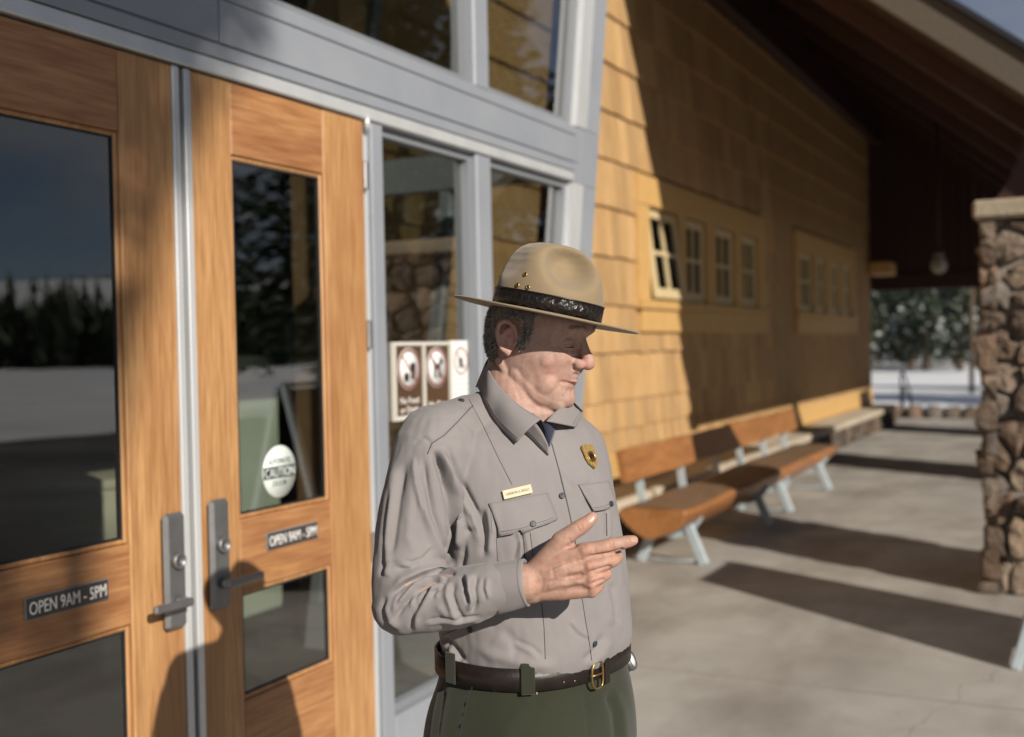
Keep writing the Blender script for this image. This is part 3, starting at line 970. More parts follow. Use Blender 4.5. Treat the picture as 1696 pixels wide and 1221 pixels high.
# ------------------------------------------------------------------ log benches
def bench(label, u0, v_front, L=2.75, rz=0.0):
    base = W(u0 + L / 2, v_front - .25, 0)
    t = thing('log_bench', label, 'bench', base, rz, 'half log benches along the wall')
    Rm = ROOTM[t.name]
    T = lambda x, y, z: Rm @ Vector((x, y, z))      # x out, y along
    def tr(m):
        m.v = [tuple(Rm @ Vector(p)) for p in m.v]; return m
    # half log seat with a live edge
    r = random.Random(3)
    nL, nA = 36, 14
    vs, fs = [], []
    for i in range(nL + 1):
        y = -L / 2 + L * i / nL
        wob = mnoise.noise((y * 1.7, 3.3, .2)); wob2 = mnoise.noise((y * 1.3, 8.3, .2)); wd = mnoise.noise((y * .9, 5.1, 2))
        for k in range(nA + 1):
            a = math.pi * k / nA
            cx, cz = math.cos(a), -math.sin(a)
            hw = .245 + (.03 * wob if cx > 0 else .03 * wob2)
            vs.append((cx * hw, y, .455 + cz * (.215 + .02 * wd) * (1 - .06 * math.sin(a * 5 + y * 3)) - (.015 if k in (0, nA) else 0)))
        for k in range(1, 6):
            s = 1 - 2 * k / 6
            vs.append((-s * (.24 + .02 * (wob2 if s > 0 else wob)), y, .455 + .003 * mnoise.noise((y * 2, s * 3, 1))))
    n = nA + 1 + 5
    for i in range(nL):
        for k in range(n):
            k2 = (k + 1) % n
            fs.append((i * n + k, (i + 1) * n + k, (i + 1) * n + k2, i * n + k2))
    fs.append(tuple(range(n))); fs.append(tuple(nL * n + k for k in range(n - 1, -1, -1)))
    m = MB().add(vs, fs, True)
    # flat faces on the top and the sawn ends
    for fi, fc in enumerate(m.f):
        if len(fc) > 4: m.smooth[fi] = False
    seat = obj('seat', tr(m), M_LOG, t)
    # sat-on plank face
    vs, fs = [], []
    for i in range(nL + 1):
        y = -L / 2 + .02 + (L - .04) * i / nL
        w1 = mnoise.noise((y * 1.7, 3.3, .2)); w2 = mnoise.noise((y * 1.3, 8.3, .2))
        for s in (-1, -.5, 0, .5, 1):
            vs.append((s * (.225 + .026 * (w1 if s > 0 else w2)), y, .4625 + .002 * mnoise.noise((y * 3, s * 2, 4)) - (.012 if abs(s) == 1 else 0)))
    for i in range(nL):
        for k in range(4):
            fs.append((i * 5 + k, i * 5 + k + 1, (i + 1) * 5 + k + 1, (i + 1) * 5 + k))
    obj('seat_face', tr(MB().add(vs, fs, True)), M_SEAT, t)
    # back rest plank
    vs, fs = [], []
    for i in range(25):
        y = -L / 2 + L * i / 24
        w1 = .012 * mnoise.noise((y * 1.5, 1.3, 4.2)); w2 = .012 * mnoise.noise((y * 1.5, 7.3, 4.2))
        for (x, z) in ((-.232, .63 + w1), (-.185, .63 + w1), (-.225, .855 + w2), (-.272, .855 + w2)):
            vs.append((x, y, z))
    for i in range(24):
        for k in range(4):
            fs.append((i * 4 + k, i * 4 + (k + 1) % 4, (i + 1) * 4 + (k + 1) % 4, (i + 1) * 4 + k))
    fs += [(3, 2, 1, 0), (96, 97, 98, 99)]
    obj('backrest', tr(MB().add(vs, fs, False)), M_LOG, t)
    # steel frames
    for y in (-L / 2 + .42, L / 2 - .42):
        m = MB()
        m.bar((.12, y, .30), (.245, y, .0), .07, .045, (0, 1, 0), .006)
        obj('leg', tr(m), M_STEEL, t)
        m = MB()
        m.bar((-.12, y, .30), (-.25, y, .0), .07, .045, (0, 1, 0), .006)
        obj('leg', tr(m), M_STEEL, t)
        m = MB().tube([(.235, y, .03), (.1, y, .018), (-.1, y, .018), (-.24, y, .03)], .008, 8)
        obj('foot_bar', tr(m), M_STEEL, t)
        m = MB()
        for k in range(8):
            a0, a1 = math.pi * (.12 + .76 * k / 8), math.pi * (.12 + .76 * (k + 1) / 8)
            m.bar((.225 * math.cos(a0), y, .452 - .236 * math.sin(a0)), (.225 * math.cos(a1), y, .452 - .236 * math.sin(a1)), .07, .014, (0, 1, 0))
        obj('cradle', tr(m), M_STEEL, t)
    for y in (-L / 2 + .42, 0, L / 2 - .42):
        obj('back_strut', tr(MB().bar((-.225, y, .40), (-.278, y, .80), .065, .014, (0, 1, 0), .003)), M_STEEL, t)
    return t
bench('nearer varnished half log bench on pale steel legs below the open window', 7.66, -.20, 2.75)
bench('farther half log bench, its near end meeting the nearer bench', 10.44, -.22, 2.62)

# ------------------------------------------------------------------ A-frame sign at the right edge
t = thing('folding_sign', 'pale grey slanted metal leg of a standing sign cut off by the right edge', 'sign', W(6.4, 2.28, 0))
for uu in (6.07, 6.72):
    obj('leg', MB().bar(W(uu, 1.99, 0), W(uu, 2.37, 1.40), .05, .05, (0, 1, 0), .006), M_STEEL, t)
    obj('leg', MB().bar(W(uu, 2.80, 0), W(uu, 2.42, 1.40), .05, .05, (0, 1, 0), .006), M_STEEL, t)
obj('panel', MB().bar(W(6.395, 2.005, .03), W(6.395, 2.362, 1.37), .60, .012, (1, 0, 0), .003), M_DARKMETAL, t)
obj('panel', MB().bar(W(6.395, 2.785, .03), W(6.395, 2.428, 1.37), .60, .012, (1, 0, 0), .003), M_DARKMETAL, t)
obj('hinge_bar', MB().tube([W(6.05, 2.395, 1.40), W(6.74, 2.395, 1.40)], .018, 10), M_STEEL, t)

# ------------------------------------------------------------------ pendant lamp
pl = PX(1555, 437, 15.5)
t = thing('pendant_lamp', 'small caged globe lamp hanging on a cord from the porch ceiling', 'lamp', pl)
M_LAMPG = mat('lamp_glass', (.35, .33, .30), rough=.25)
top = Vector((pl.x, pl.y, rz_(pl.x) - .01))
obj('cord', MB().tube([pl + Vector((0, 0, .2)), top], .016, 8), M_SOFFIT, t)
obj('globe', MB().lathe(pl - Vector((0, 0, .13)), (0, 0, 1), (1, 0, 0), [(.02, 0), (.07, .02), (.105, .07), (.11, .12), (.095, .18), (.06, .23)], 16), M_LAMPG, t)
obj('fitter', MB().lathe(pl + Vector((0, 0, .095)), (0, 0, 1), (1, 0, 0), [(.07, 0), (.07, .04), (.03, .10)], 16), M_HANDLE, t)
for k in range(4):
    a = math.pi * k / 4 * 2
    d = Vector((math.cos(a), math.sin(a), 0))
    obj('cage_wire', MB().tube([pl + d * .075 + Vector((0, 0, .09)), pl + d * .118 + Vector((0, 0, .0)), pl + d * .10 - Vector((0, 0, .07)), pl - Vector((0, 0, .14))], .006, 6), M_DARKMETAL, t)

# ------------------------------------------------------------------ signs
def text_mesh(s, size, extrude=.0006, align='CENTER'):
    cu = bpy.data.curves.new('lettering', 'FONT')
    cu.body = s; cu.size = size; cu.extrude = extrude; cu.align_x = align; cu.align_y = 'CENTER'
    cu.resolution_u = 3
    o = bpy.data.objects.new('lettering', cu)
    COL.objects.link(o)
    dg = bpy.context.evaluated_depsgraph_get()
    me = bpy.data.meshes.new_from_object(o.evaluated_get(dg))
    bpy.data.objects.remove(o); bpy.data.curves.remove(cu)
    return me
def lettering(s, size, c, ax, ay, m, parent, width=None, name='lettering', extrude=.0006):
    """text centred at c, running along ax with ay up"""
    me = text_mesh(s, size, extrude)
    xs = [v.co.x for v in me.vertices]
    k = 1.0 if width is None else width / (max(xs) - min(xs))
    x0 = (max(xs) + min(xs)) / 2
    ys = [v.co.y for v in me.vertices]; y0 = (max(ys) + min(ys)) / 2
    ax, ay = Vector(ax).normalized(), Vector(ay).normalized(); az = ax.cross(ay)
    inv = ROOTM[parent.name].inverted()
    for v in me.vertices:
        v.co = inv @ (Vector(c) + ax * ((v.co.x - x0) * k) + ay * (v.co.y - y0) + az * v.co.z)
    me.materials.clear(); me.materials.append(m)
    return link_mesh(name, me, parent)
UX, UZ = (0, 1, 0), (0, 0, 1)
M_PLATE = mat('engraved_plate', (.045, .038, .035), (.06, .05, .046), 20, rough=.35)
for uc, zc, lab in ((2.085, 1.000, 'dark opening hours plate on the left door rail'), (3.008, 1.018, 'dark opening hours plate on the right door rail')):
    t = thing('hours_sign', lab, 'sign', W(uc, 0, zc - .03), 0, 'opening hours plates on the doors')
    obj('plate', MB().uvz(uc - .133, uc + .133, -.0013, .004, zc - .0285, zc + .0285, .0015), M_STOP, t)
    obj('face', MB().uvz(uc - .130, uc + .130, .0042, .0052, zc - .0258, zc + .0258), M_PLATE, t)
    lettering('OPEN 9AM - 5PM', .046, W(uc, .0062, zc), UX, UZ, M_WHITE, t, .246, extrude=.0008)
# round caution sticker on the right door glass
cu_, cz_ = 2.972, 1.232
M_STICK = mat('sticker_white', (.72, .80, .76), rough=.5)
t = thing('caution_sticker', 'round white automatic door caution sticker on the right door glass', 'sticker', W(cu_, -.018, cz_ - .085))
obj('disc', MB().lathe(W(cu_, -.0185, cz_), (1, 0, 0), (0, 0, 1), [(.0845, 0), (.0845, .0012)], 48), M_STICK, t)
obj('band', MB().uvz(cu_ - .081, cu_ + .081, -.0170, -.0162, cz_ - .021, cz_ + .018), M_INK, t)
lettering('CAUTION', .042, W(cu_, -.0154, cz_ - .0015), UX, UZ, M_STICK, t, .150, extrude=.0005)
lettering('AUTOMATIC', .025, W(cu_, -.0166, cz_ + .034), UX, UZ, M_INK, t, .115, extrude=.0005)
lettering('DOOR', .025, W(cu_, -.0166, cz_ - .037), UX, UZ, M_INK, t, .070, extrude=.0005)
# notice board on the side light
M_BROWN = mat('brown_notice', (.085, .045, .022), rough=.5)
M_NFRAME = mat('notice_frame', (.60, .58, .52), rough=.5)
M_RED = mat('dull_red', (.25, .10, .085), rough=.5)
t = thing('notice_sign', 'white framed notice with two brown no food and no pets panels on the side light', 'sign', W(3.98, -.05, 1.2))
nz0, nz1 = 1.345, 1.648
nu = (3.70, 3.918, 4.128, 4.318)
m = MB()
m.uvz(nu[0], nu[3] - .012, -.052, -.046, nz0, nz1)
obj('backing', m, M_NFRAME, t)
m = MB()
for k in range(3):
    m.uvz(nu[k], nu[k] + .014, -.046, -.036, nz0, nz1)
m.uvz(nu[0] + .014, nu[2], -.046, -.037, nz0, nz0 + .014); m.uvz(nu[0] + .014, nu[2], -.046, -.037, nz1 - .014, nz1)
obj('frame', m, M_NFRAME, t)
def ring(cu0, cz0, r, v, w=.010, n=40):
    m = MB()
    m.lathe(W(cu0, v, cz0), (1, 0, 0), (0, 0, 1), [(r - w, 0), (r, 0), (r, .0012), (r - w, .0012), (r - w, 0)], n, False)
    a = .7071 * (r - w * .7)
    m.bar(W(cu0 - a, v + .0009, cz0 + a), W(cu0 + a, v + .0009, cz0 - a), .0012, w * .8, (0, 1, 1))
    return m
for k, words in ((0, ('No Food', 'or Drink')), (1, ('No Pets',))):
    a, b = nu[k] + .018, nu[k + 1] - .004
    uc = (a + b) / 2
    obj('brown_panel', MB().uvz(a, b, -.0455, -.043, nz0 + .018, nz1 - .018), M_BROWN, t)
    zc = nz1 - .105
    obj('symbol_disc', MB().lathe(W(uc, -.0428, zc), (1, 0, 0), (0, 0, 1), [(.082, 0), (.082, .0010)], 40), M_WHITE, t)
    obj('symbol_ring', ring(uc, zc, .079, -.0415, .011), M_RED, t)
    m = MB(); v0, v1 = -.0416, -.0408
    if k == 0:
        m.prism([W(uc + .012, v0, zc - .04), W(uc + .040, v0, zc - .04), W(uc + .046, v0, zc + .022), W(uc + .006, v0, zc + .022)], (v1 - v0, 0, 0))
        m.lathe(W(uc - .022, v0, zc - .032), (1, 0, 0), (0, 0, 1), [(.019, 0), (.019, .0008)], 16)
    else:
        m.uvz(uc - .026, uc + .024, v0, v1, zc - .008, zc + .016)
        for q in (-.024, -.010, .010, .022):
            m.uvz(uc + q - .004, uc + q + .004, v0, v1, zc - .042, zc - .008)
        m.prism([W(uc + .018, v0, zc + .012), W(uc + .046, v0, zc + .016), W(uc + .044, v0, zc + .030), W(uc + .022, v0, zc + .042)], (v1 - v0, 0, 0))
        m.bar(W(uc - .026, -.0412, zc + .012), W(uc - .040, -.0412, zc + .036), .0008, .007, (0, 1, 1))
    obj('symbol', m, M_INK, t)
    for q, wd in enumerate(words):
        zt = nz0 + .075 - .036 * q if k == 0 else nz0 + .050
        lettering(wd, .036, W(uc, -.0424, zt), UX, UZ, M_WHITE, t, .135)
# loose white sheet at its right
uc = (nu[2] + nu[3]) / 2
obj('white_sheet', MB().uvz(nu[2] + .012, nu[3] - .004, -.0455, -.0425, nz0 + .004, nz1 + .004), M_WHITE, t)
obj('sheet_ring', ring(uc + .006, nz1 - .082, .058, -.0422, .006), M_RED, t)
m = MB().uvz(uc - .012, uc + .020, -.0423, -.0417, nz1 - .09, nz1 - .07)
for q in (-.010, .0, .010, .018): m.uvz(uc + q - .003, uc + q + .003, -.0423, -.0417, nz1 - .112, nz1 - .09)
obj('symbol', m, M_INK, t)
M_BLUEINK = mat('pale_print', (.45, .50, .60), rough=.6)
m = MB()
for q, w in enumerate((.10, .12, .11, .12)):
    m.uvz(uc - w / 2, uc + w / 2, -.0424, -.0419, nz1 - .160 - q * .022, nz1 - .154 - q * .022)
obj('print_line', m, M_BLUEINK, t)

# ------------------------------------------------------------------ beyond the porch
c = W(26.3, -1.6, -.14)
t = thing('low_stone_wall', 'low dry stone wall at the edge of the snow beyond the porch', 'wall', c)
obj('mortar_core', MB().uvz(26.1, 26.45, -3.2, 3.0, -.14, .02), M_MORTAR, t)
rr = random.Random(9)
v = -3.3
while v < 3.0:
    w = rr.uniform(.25, .5)
    stone(t, (v + w / 2, 26.15 + rr.uniform(-.05, .05), .0), (w / 2, .2, rr.uniform(.14, .2)), 0, rr)
    v += w
p0 = PX(1493, 690, 25.2); p1_ = PX(1509, 690, 26.4)
p0.z = p1_.z = -.12
t = thing('handrail', 'black metal handrail loop in the snow beyond the porch', 'handrail', p0)
obj('rail', MB().tube([p0, p0 + Vector((0, 0, .93)), p0 + Vector((0, 0, 1.02)) + (p1_ - p0) * .12, p0 + Vector((0, 0, .98)) + (p1_ - p0) * .3, p1_ + Vector((0, 0, .45)), p1_], .026, 8), M_DARKMETAL, t)
obj('rail', MB().tube([p0 + Vector((.0, .3, 0)), p0 + Vector((0, .3, .7)), p1_ + Vector((0, .3, .2))], .02, 8), M_DARKMETAL, t)
pp = PX(1609, 648, 36); pp.z = -.14
solo('bare_pole', MB().tube([pp, pp + Vector((.05, 0, 3.0)), pp + Vector((.12, 0, 7.5))], [.075, .07, .05], 9), M_BARK, 'thin bare grey tree trunk in the snow beyond the porch', 'pole', pp)

# ------------------------------------------------------------------ trees
def pine_crown(seed, H, R, n, dusty):
    r = random.Random(seed)
    vs, fs, mi = [], [], []
    for i in range(n):
        t = r.random() ** .75
        z = H * (.12 + .88 * t)
        env = R * (1 - t) ** .8 * (.75 + .35 * mnoise.noise((t * 9, seed, 0))) + .12
        a = r.uniform(0, 2 * math.pi)
        lobe = .72 + .28 * math.cos(a * 5 + int(t * 14) * 2.1 + seed)
        d = env * lobe * math.sqrt(r.uniform(.12, 1))
        droop = -.28 * d
        c = Vector((math.cos(a) * d, math.sin(a) * d, z + droop))
        L = r.uniform(.25, .62) * (.6 + .5 * (1 - t)); wd = L * r.uniform(.35, .6)
        out = Vector((math.cos(a + r.uniform(-.6, .6)), math.sin(a + r.uniform(-.6, .6)), r.uniform(-.55, .25))).normalized()
        sd = out.cross(Vector((0, 0, 1))).normalized()
        tilt = r.uniform(-.8, .8)
        sd = (sd * math.cos(tilt) + Vector((0, 0, 1)) * math.sin(tilt))
        o = len(vs)
        vs += [c - out * L * .5, c + sd * wd * .5, c + out * L * .6, c - sd * wd * .5]
        fs.append((o, o + 1, o + 2, o + 3))
        mi.append(1 if r.random() < dusty * (.4 + d / (env + .01)) else 0)
    me = bpy.data.meshes.new('crown')
    me.from_pydata([tuple(v) for v in vs], [], fs)
    me.materials.append(M_NEEDLE); me.materials.append(M_SNOWY)
    me.polygons.foreach_set('material_index', mi)
    return me
def trunk_mesh(seed, H):
    m = MB()
    pts = [(mnoise.noise((seed, z, 0)) * .12, mnoise.noise((seed, z, 5)) * .12, z * H) for z in (0, .1, .3, .6, .95)]
    m.tube(pts, [.26, .21, .17, .1, .03], 8)
    r = random.Random(seed)
    for k in range(14):
        z = r.uniform(.1, .6) * H; a = r.uniform(0, 6.28); L = (1 - z / H) * 1.6
        m.tube([(0, 0, z), (math.cos(a) * L * .5, math.sin(a) * L * .5, z - .05), (math.cos(a) * L, math.sin(a) * L, z - .35)], [.04, .03, .012], 5)
    return m.mesh('trunk', M_BARK)
KINDS = [(pine_crown(1, 13, 2.9, 4200, .05), trunk_mesh(1, 13)), (pine_crown(2, 10, 2.6, 3400, .09), trunk_mesh(2, 10)),
         (pine_crown(3, 15.5, 3.2, 4800, .03), trunk_mesh(3, 15.5)), (pine_crown(4, 6.5, 2.2, 2400, .15), trunk_mesh(4, 6.5)),
         (pine_crown(6, 17, 3.9, 9000, .02), trunk_mesh(6, 17))]
def tree(x, y, kind, label, group, s=1.0, rz=0.0):
    z = -.2
    t = thing('pine_tree', label, 'tree', (x, y, z), rz, group)
    t.scale = (s, s, s)
    cr, tk = KINDS[kind]
    o = link_mesh('crown', cr, t); o = link_mesh('trunk', tk, t)
    return t
rr = random.Random(17)
placed = []
def place(lo, hi, d0, d1, n, label, group, kinds, mind=3.2):
    k = tries = 0
    while k < n and tries < 4000:
        tries += 1
        px = rr.uniform(lo, hi); Z = rr.uniform(d0, d1)
        p = PX(px, 600, Z)
        if any((p.x - q[0]) ** 2 + (p.y - q[1]) ** 2 < mind ** 2 for q in placed): continue
        placed.append((p.x, p.y))
        tree(p.x, p.y, rr.choice(kinds), label, group, rr.uniform(.85, 1.25), rr.uniform(0, 6.28)); k += 1
# seen under the porch
place(1405, 1660, 62, 80, 9, 'snow dusted young pine in front of the forest beyond the porch', 'young pines at the forest edge', (3,), 2.6)
place(1390, 1690, 78, 105, 16, 'dark pine in the forest seen under the porch roof', 'pines of the forest beyond the porch', (0, 1, 2))
# the belt round the meadow, seen in the door glass
for k in range(46):
    a = math.radians(-20 + k * 2.6 + rr.uniform(-1, 1)); d = rr.uniform(150, 230)
    x, y = math.cos(a) * d, math.sin(a) * d
    if any((x - q[0]) ** 2 + (y - q[1]) ** 2 < 9 for q in placed): continue
    placed.append((x, y))
    tree(x, y, rr.choice((0, 1, 2)), 'dark pine of the belt round the snowy meadow mirrored in the door glass', 'pines round the meadow', rr.uniform(.6, .95), rr.uniform(0, 6.28))

# big pines beside the walk, out of the frame on the right, mirrored in the glass
for i, (u, v, sc) in enumerate(((24.5, 15.5, 1.0), (21.5, 11.2, .92), (27.5, 12.2, 1.1), (31, 18.5, 1.05), (29, 8.6, .95), (25.5, 20.6, .8))):
    tree(v, u, 4, 'tall full pine mirrored in the glass of the entrance', 'tall pines beside the walk', sc, i * 1.3)
# added pine out of view: needle cards laid along sun rays to dapple the doors
tb = Vector((11.6, -6.2, -.1))
t = thing('pine_tree', 'added unseen leaning pine, its crown shaped to dapple the doors', 'tree', tb)
m = MB(); r = random.Random(77)
ld = -LDIR
def shade_pt(u, z, D): return W(u, 0, z) + ld * (D / math.cos(SUN_EL))
for k in range(1500):
    z = r.uniform(.3, 3.4)
    edge = np.interp(z, [.5, 1.07, 2.07, 2.68, 3.4], [1.95, 2.05, 2.56, 2.98, 3.35])
    f_ = .10 + .90 * r.random() ** .75
    c = shade_pt(edge - .62 * f_ + .04, z, r.uniform(10.5, 14))
    L = r.uniform(.045, .10)
    o = Vector((r.uniform(-1, 1), r.uniform(-1, 1), r.uniform(-.4, .4))).normalized(); sd = o.cross(Vector((r.uniform(-.3, .3), r.uniform(-.3, .3), 1))).normalized()
    m.add([c - o * L, c + sd * L * .45, c + o * L, c - sd * L * .45], [(0, 1, 2, 3)])
obj('crown', m, M_NEEDLE, t)
tt = shade_pt(2.2, 3.2, 12.5)
m = MB().tube([tb, tb.lerp(tt, .5) + Vector((.3, .2, 0)), tt], [.16, .12, .04], 8)
for z in (1.0, 1.6, 2.2, 2.8):
    m.tube([tb.lerp(tt, .55 + .15 * z / 2.8), shade_pt(1.6 + z * .4, z, 12.5)], [.05, .015], 6)
obj('trunk', m, M_BARK, t)
# the far forest that closes the meadow reads as one mass
m = MB(); r = random.Random(31)
for k in range(3200):
    a = math.radians(r.uniform(-35, 112)); d = r.uniform(165, 262)
    x, y = math.cos(a) * d, math.sin(a) * d
    z = -1.2; H = r.uniform(8, 15); R_ = H * r.uniform(.13, .19)
    for j in range(12):
        t = (j + r.random()) / 12; b = r.uniform(0, 6.28); q = R_ * (1 - t) + .2
        c = Vector((x + math.cos(b) * q * .6, y + math.sin(b) * q * .6, z + H * (.08 + .92 * t)))
        w = q * .8 + .2; h = H * .10
        s_ = Vector((-math.sin(b), math.cos(b), 0))
        m.add([c - s_ * w - Vector((0, 0, h)), c + s_ * w - Vector((0, 0, h)), c + Vector((0, 0, h))], [(0, 1, 2)])
tag(obj('far_forest', m, M_NEEDLE), 'dark far forest closing off the snowy meadow', 'forest', kind='stuff')

# ------------------------------------------------------------------ the man
R0, F0 = RIGHT0, fwd0
def facing(deg):
    p = math.radians(deg)
    return R0 * math.sin(p) - F0 * math.cos(p), R0 * math.cos(p) + F0 * math.sin(p)   # forward, his left
base = PX(866, 1400, 2.07); base.z = 0
PERSON = thing('person', 'man in flat brimmed tan hat, grey shirt and dark green trousers, pointing with one finger', 'person', base)
PB = Vector((base.x, base.y, 0))

def interp(tab, z):
    """rows sorted by z; linear-smooth interpolation of all other columns"""
    zs = np.array([r[0] for r in tab]); out = []
    for c in range(1, len(tab[0])):
        ys = np.array([r[c] for r in tab], dtype=float)
        m = np.gradient(ys, zs)
        i = int(np.clip(np.searchsorted(zs, z) - 1, 0, len(zs) - 2))
        h = zs[i + 1] - zs[i]; t = (z - zs[i]) / h; t = min(max(t, 0), 1)
        out.append((2 * t ** 3 - 3 * t ** 2 + 1) * ys[i] + (t ** 3 - 2 * t ** 2 + t) * h * m[i] + (-2 * t ** 3 + 3 * t ** 2) * ys[i + 1] + (t ** 3 - t ** 2) * h * m[i + 1])
    return out

# z, centre right, centre away, yaw, half width, front, back
TORSO = [(1.00, .022, .0, 50, .172, .130, .125), (1.05, .022, .0, 50, .176, .148, .124), (1.09, .024, .0, 50, .184, .164, .128), (1.15, .020, .0, 50, .188, .166, .132),
         (1.25, .017, .0, 48, .188, .156, .134), (1.35, .010, .0, 45, .188, .138, .132), (1.42, .008, .005, 43, .188, .120, .124),
         (1.470, .004, .01, 42, .170, .092, .106), (1.505, .0, .02, 42, .112, .058, .088), (1.535, -.005, .03, 44, .066, .036, .066), (1.56, -.01, .035, 44, .035, .02, .045)]
def ring_at(z, scale=1.0, n=64, p=2.25, tab=TORSO):
    cx, cy, yaw, a, bf, bb = interp(tab, z)
    f, l = facing(yaw)
    c = PB + R0 * cx + F0 * cy
    pts = []
    for k in range(n):
        t = 2 * math.pi * k / n
        s, co = math.sin(t), math.cos(t)
        X = a * scale * math.copysign(abs(s) ** (2 / p), s)
        b = bf if co > 0 else bb
        Y = b * scale * math.copysign(abs(co) ** (2 / p), co)
        q = c + l * X + f * Y
        pts.append(Vector((q.x, q.y, z)))
    return pts
def loft(mb, rings):
    n = len(rings[0]); v = [p for r in rings for p in r]; f = []
    for i in range(len(rings) - 1):
        for k in range(n):
            k2 = (k + 1) % n
            f.append((i * n + k, i * n + k2, (i + 1) * n + k2, (i + 1) * n + k))
    f.append(tuple(range(n - 1, -1, -1))); f.append(tuple((len(rings) - 1) * n + k for k in range(n)))
    return mb.add(v, f, True)
def ball(mb, c, r, ax=None, sc=(1, 1, 1), n=16):
    c = Vector(c)
    ax = ax or (Vector((1, 0, 0)), Vector((0, 1, 0)), Vector((0, 0, 1)))
    v, f = [], []
    for i in range(n + 1):
        th = math.pi * i / n
        for k in range(2 * n):
            ph = math.pi * k / n
            d = (max(math.sin(th), 1e-3) * math.cos(ph), max(math.sin(th), 1e-3) * math.sin(ph), math.cos(th))
            v.append(c + ax[0] * (d[0] * r * sc[0]) + ax[1] * (d[1] * r * sc[1]) + ax[2] * (d[2] * r * sc[2]))
    for i in range(n):
        for k in range(2 * n):
            k2 = (k + 1) % (2 * n)
            f.append((i * 2 * n + k, i * 2 * n + k2, (i + 1) * 2 * n + k2, (i + 1) * 2 * n + k))
    f.append(tuple(range(2 * n - 1, -1, -1))); f.append(tuple(n * 2 * n + k for k in range(2 * n)))
    return mb.add(v, f, True)
def limb(mb, pts, radii, n=20):
    """smooth tapered limb with round ends"""
    P = [Vector(p) for p in pts]; pp, rr_ = [], []
    for i in range(len(P) - 1):
        for s in range(6):
            t = s / 6
            pp.append(P[i].lerp(P[i + 1], t)); rr_.append(radii[i] * (1 - t) + radii[i + 1] * t)
    pp.append(P[-1]); rr_.append(radii[-1])
    for _ in range(2):
        q = list(pp)
        for i in range(1, len(pp) - 1): q[i] = pp[i] * .5 + (pp[i - 1] + pp[i + 1]) * .25
        pp = q
    mb.tube(pp, rr_, n)
    ball(mb, pp[0], rr_[0], n=8); ball(mb, pp[-1], rr_[-1], n=8)
    return mb
def fuse(name, mb, voxel, smooth=6, fac=.5):
    """one continuous skin over all the pieces in mb"""
    me = mb.mesh(name)
    o = bpy.data.objects.new(name, me); COL.objects.link(o)
    r = o.modifiers.new('r', 'REMESH'); r.mode = 'VOXEL'; r.voxel_size = voxel; r.use_smooth_shade = True
    if smooth:
        s = o.modifiers.new('s', 'SMOOTH'); s.factor = fac; s.iterations = smooth
    dg = bpy.context.evaluated_depsgraph_get()
    out = bpy.data.meshes.new_from_object(o.evaluated_get(dg))
    bpy.data.objects.remove(o); bpy.data.meshes.remove(me)
    out.name = name
    return out
def coords(me):
    a = np.empty(len(me.vertices) * 3); me.vertices.foreach_get('co', a); return a.reshape(-1, 3)
def normals(me):
    a = np.empty(len(me.vertices) * 3, dtype=np.float32); me.vertices.foreach_get('normal', a); return a.reshape(-1, 3).astype(float)
def set_coords(me, a):
    me.vertices.foreach_set('co', a.reshape(-1)); me.update()
def seg_dist(P, pts):
    """distance and running parameter (0..1) of 2-D points P to a polyline, with side"""
    pts = np.array(pts, dtype=float)
    L = np.linalg.norm(np.diff(pts, axis=0), axis=1); T = np.concatenate([[0], np.cumsum(L)]); tot = T[-1]
    best = np.full(len(P), 1e9); par = np.zeros(len(P)); side = np.zeros(len(P))
    for i in range(len(L)):
        d = (pts[i + 1] - pts[i]) / L[i]
        w = P - pts[i]
        t = np.clip(w @ d, 0, L[i])
        q = w - t[:, None] * d
        dd = np.hypot(q[:, 0], q[:, 1])
        m = dd < best
        best[m] = dd[m]; par[m] = (T[i] + t[m]) / tot
        side[m] = np.sign(d[0] * w[m, 1] - d[1] * w[m, 0])
    return best, par, side
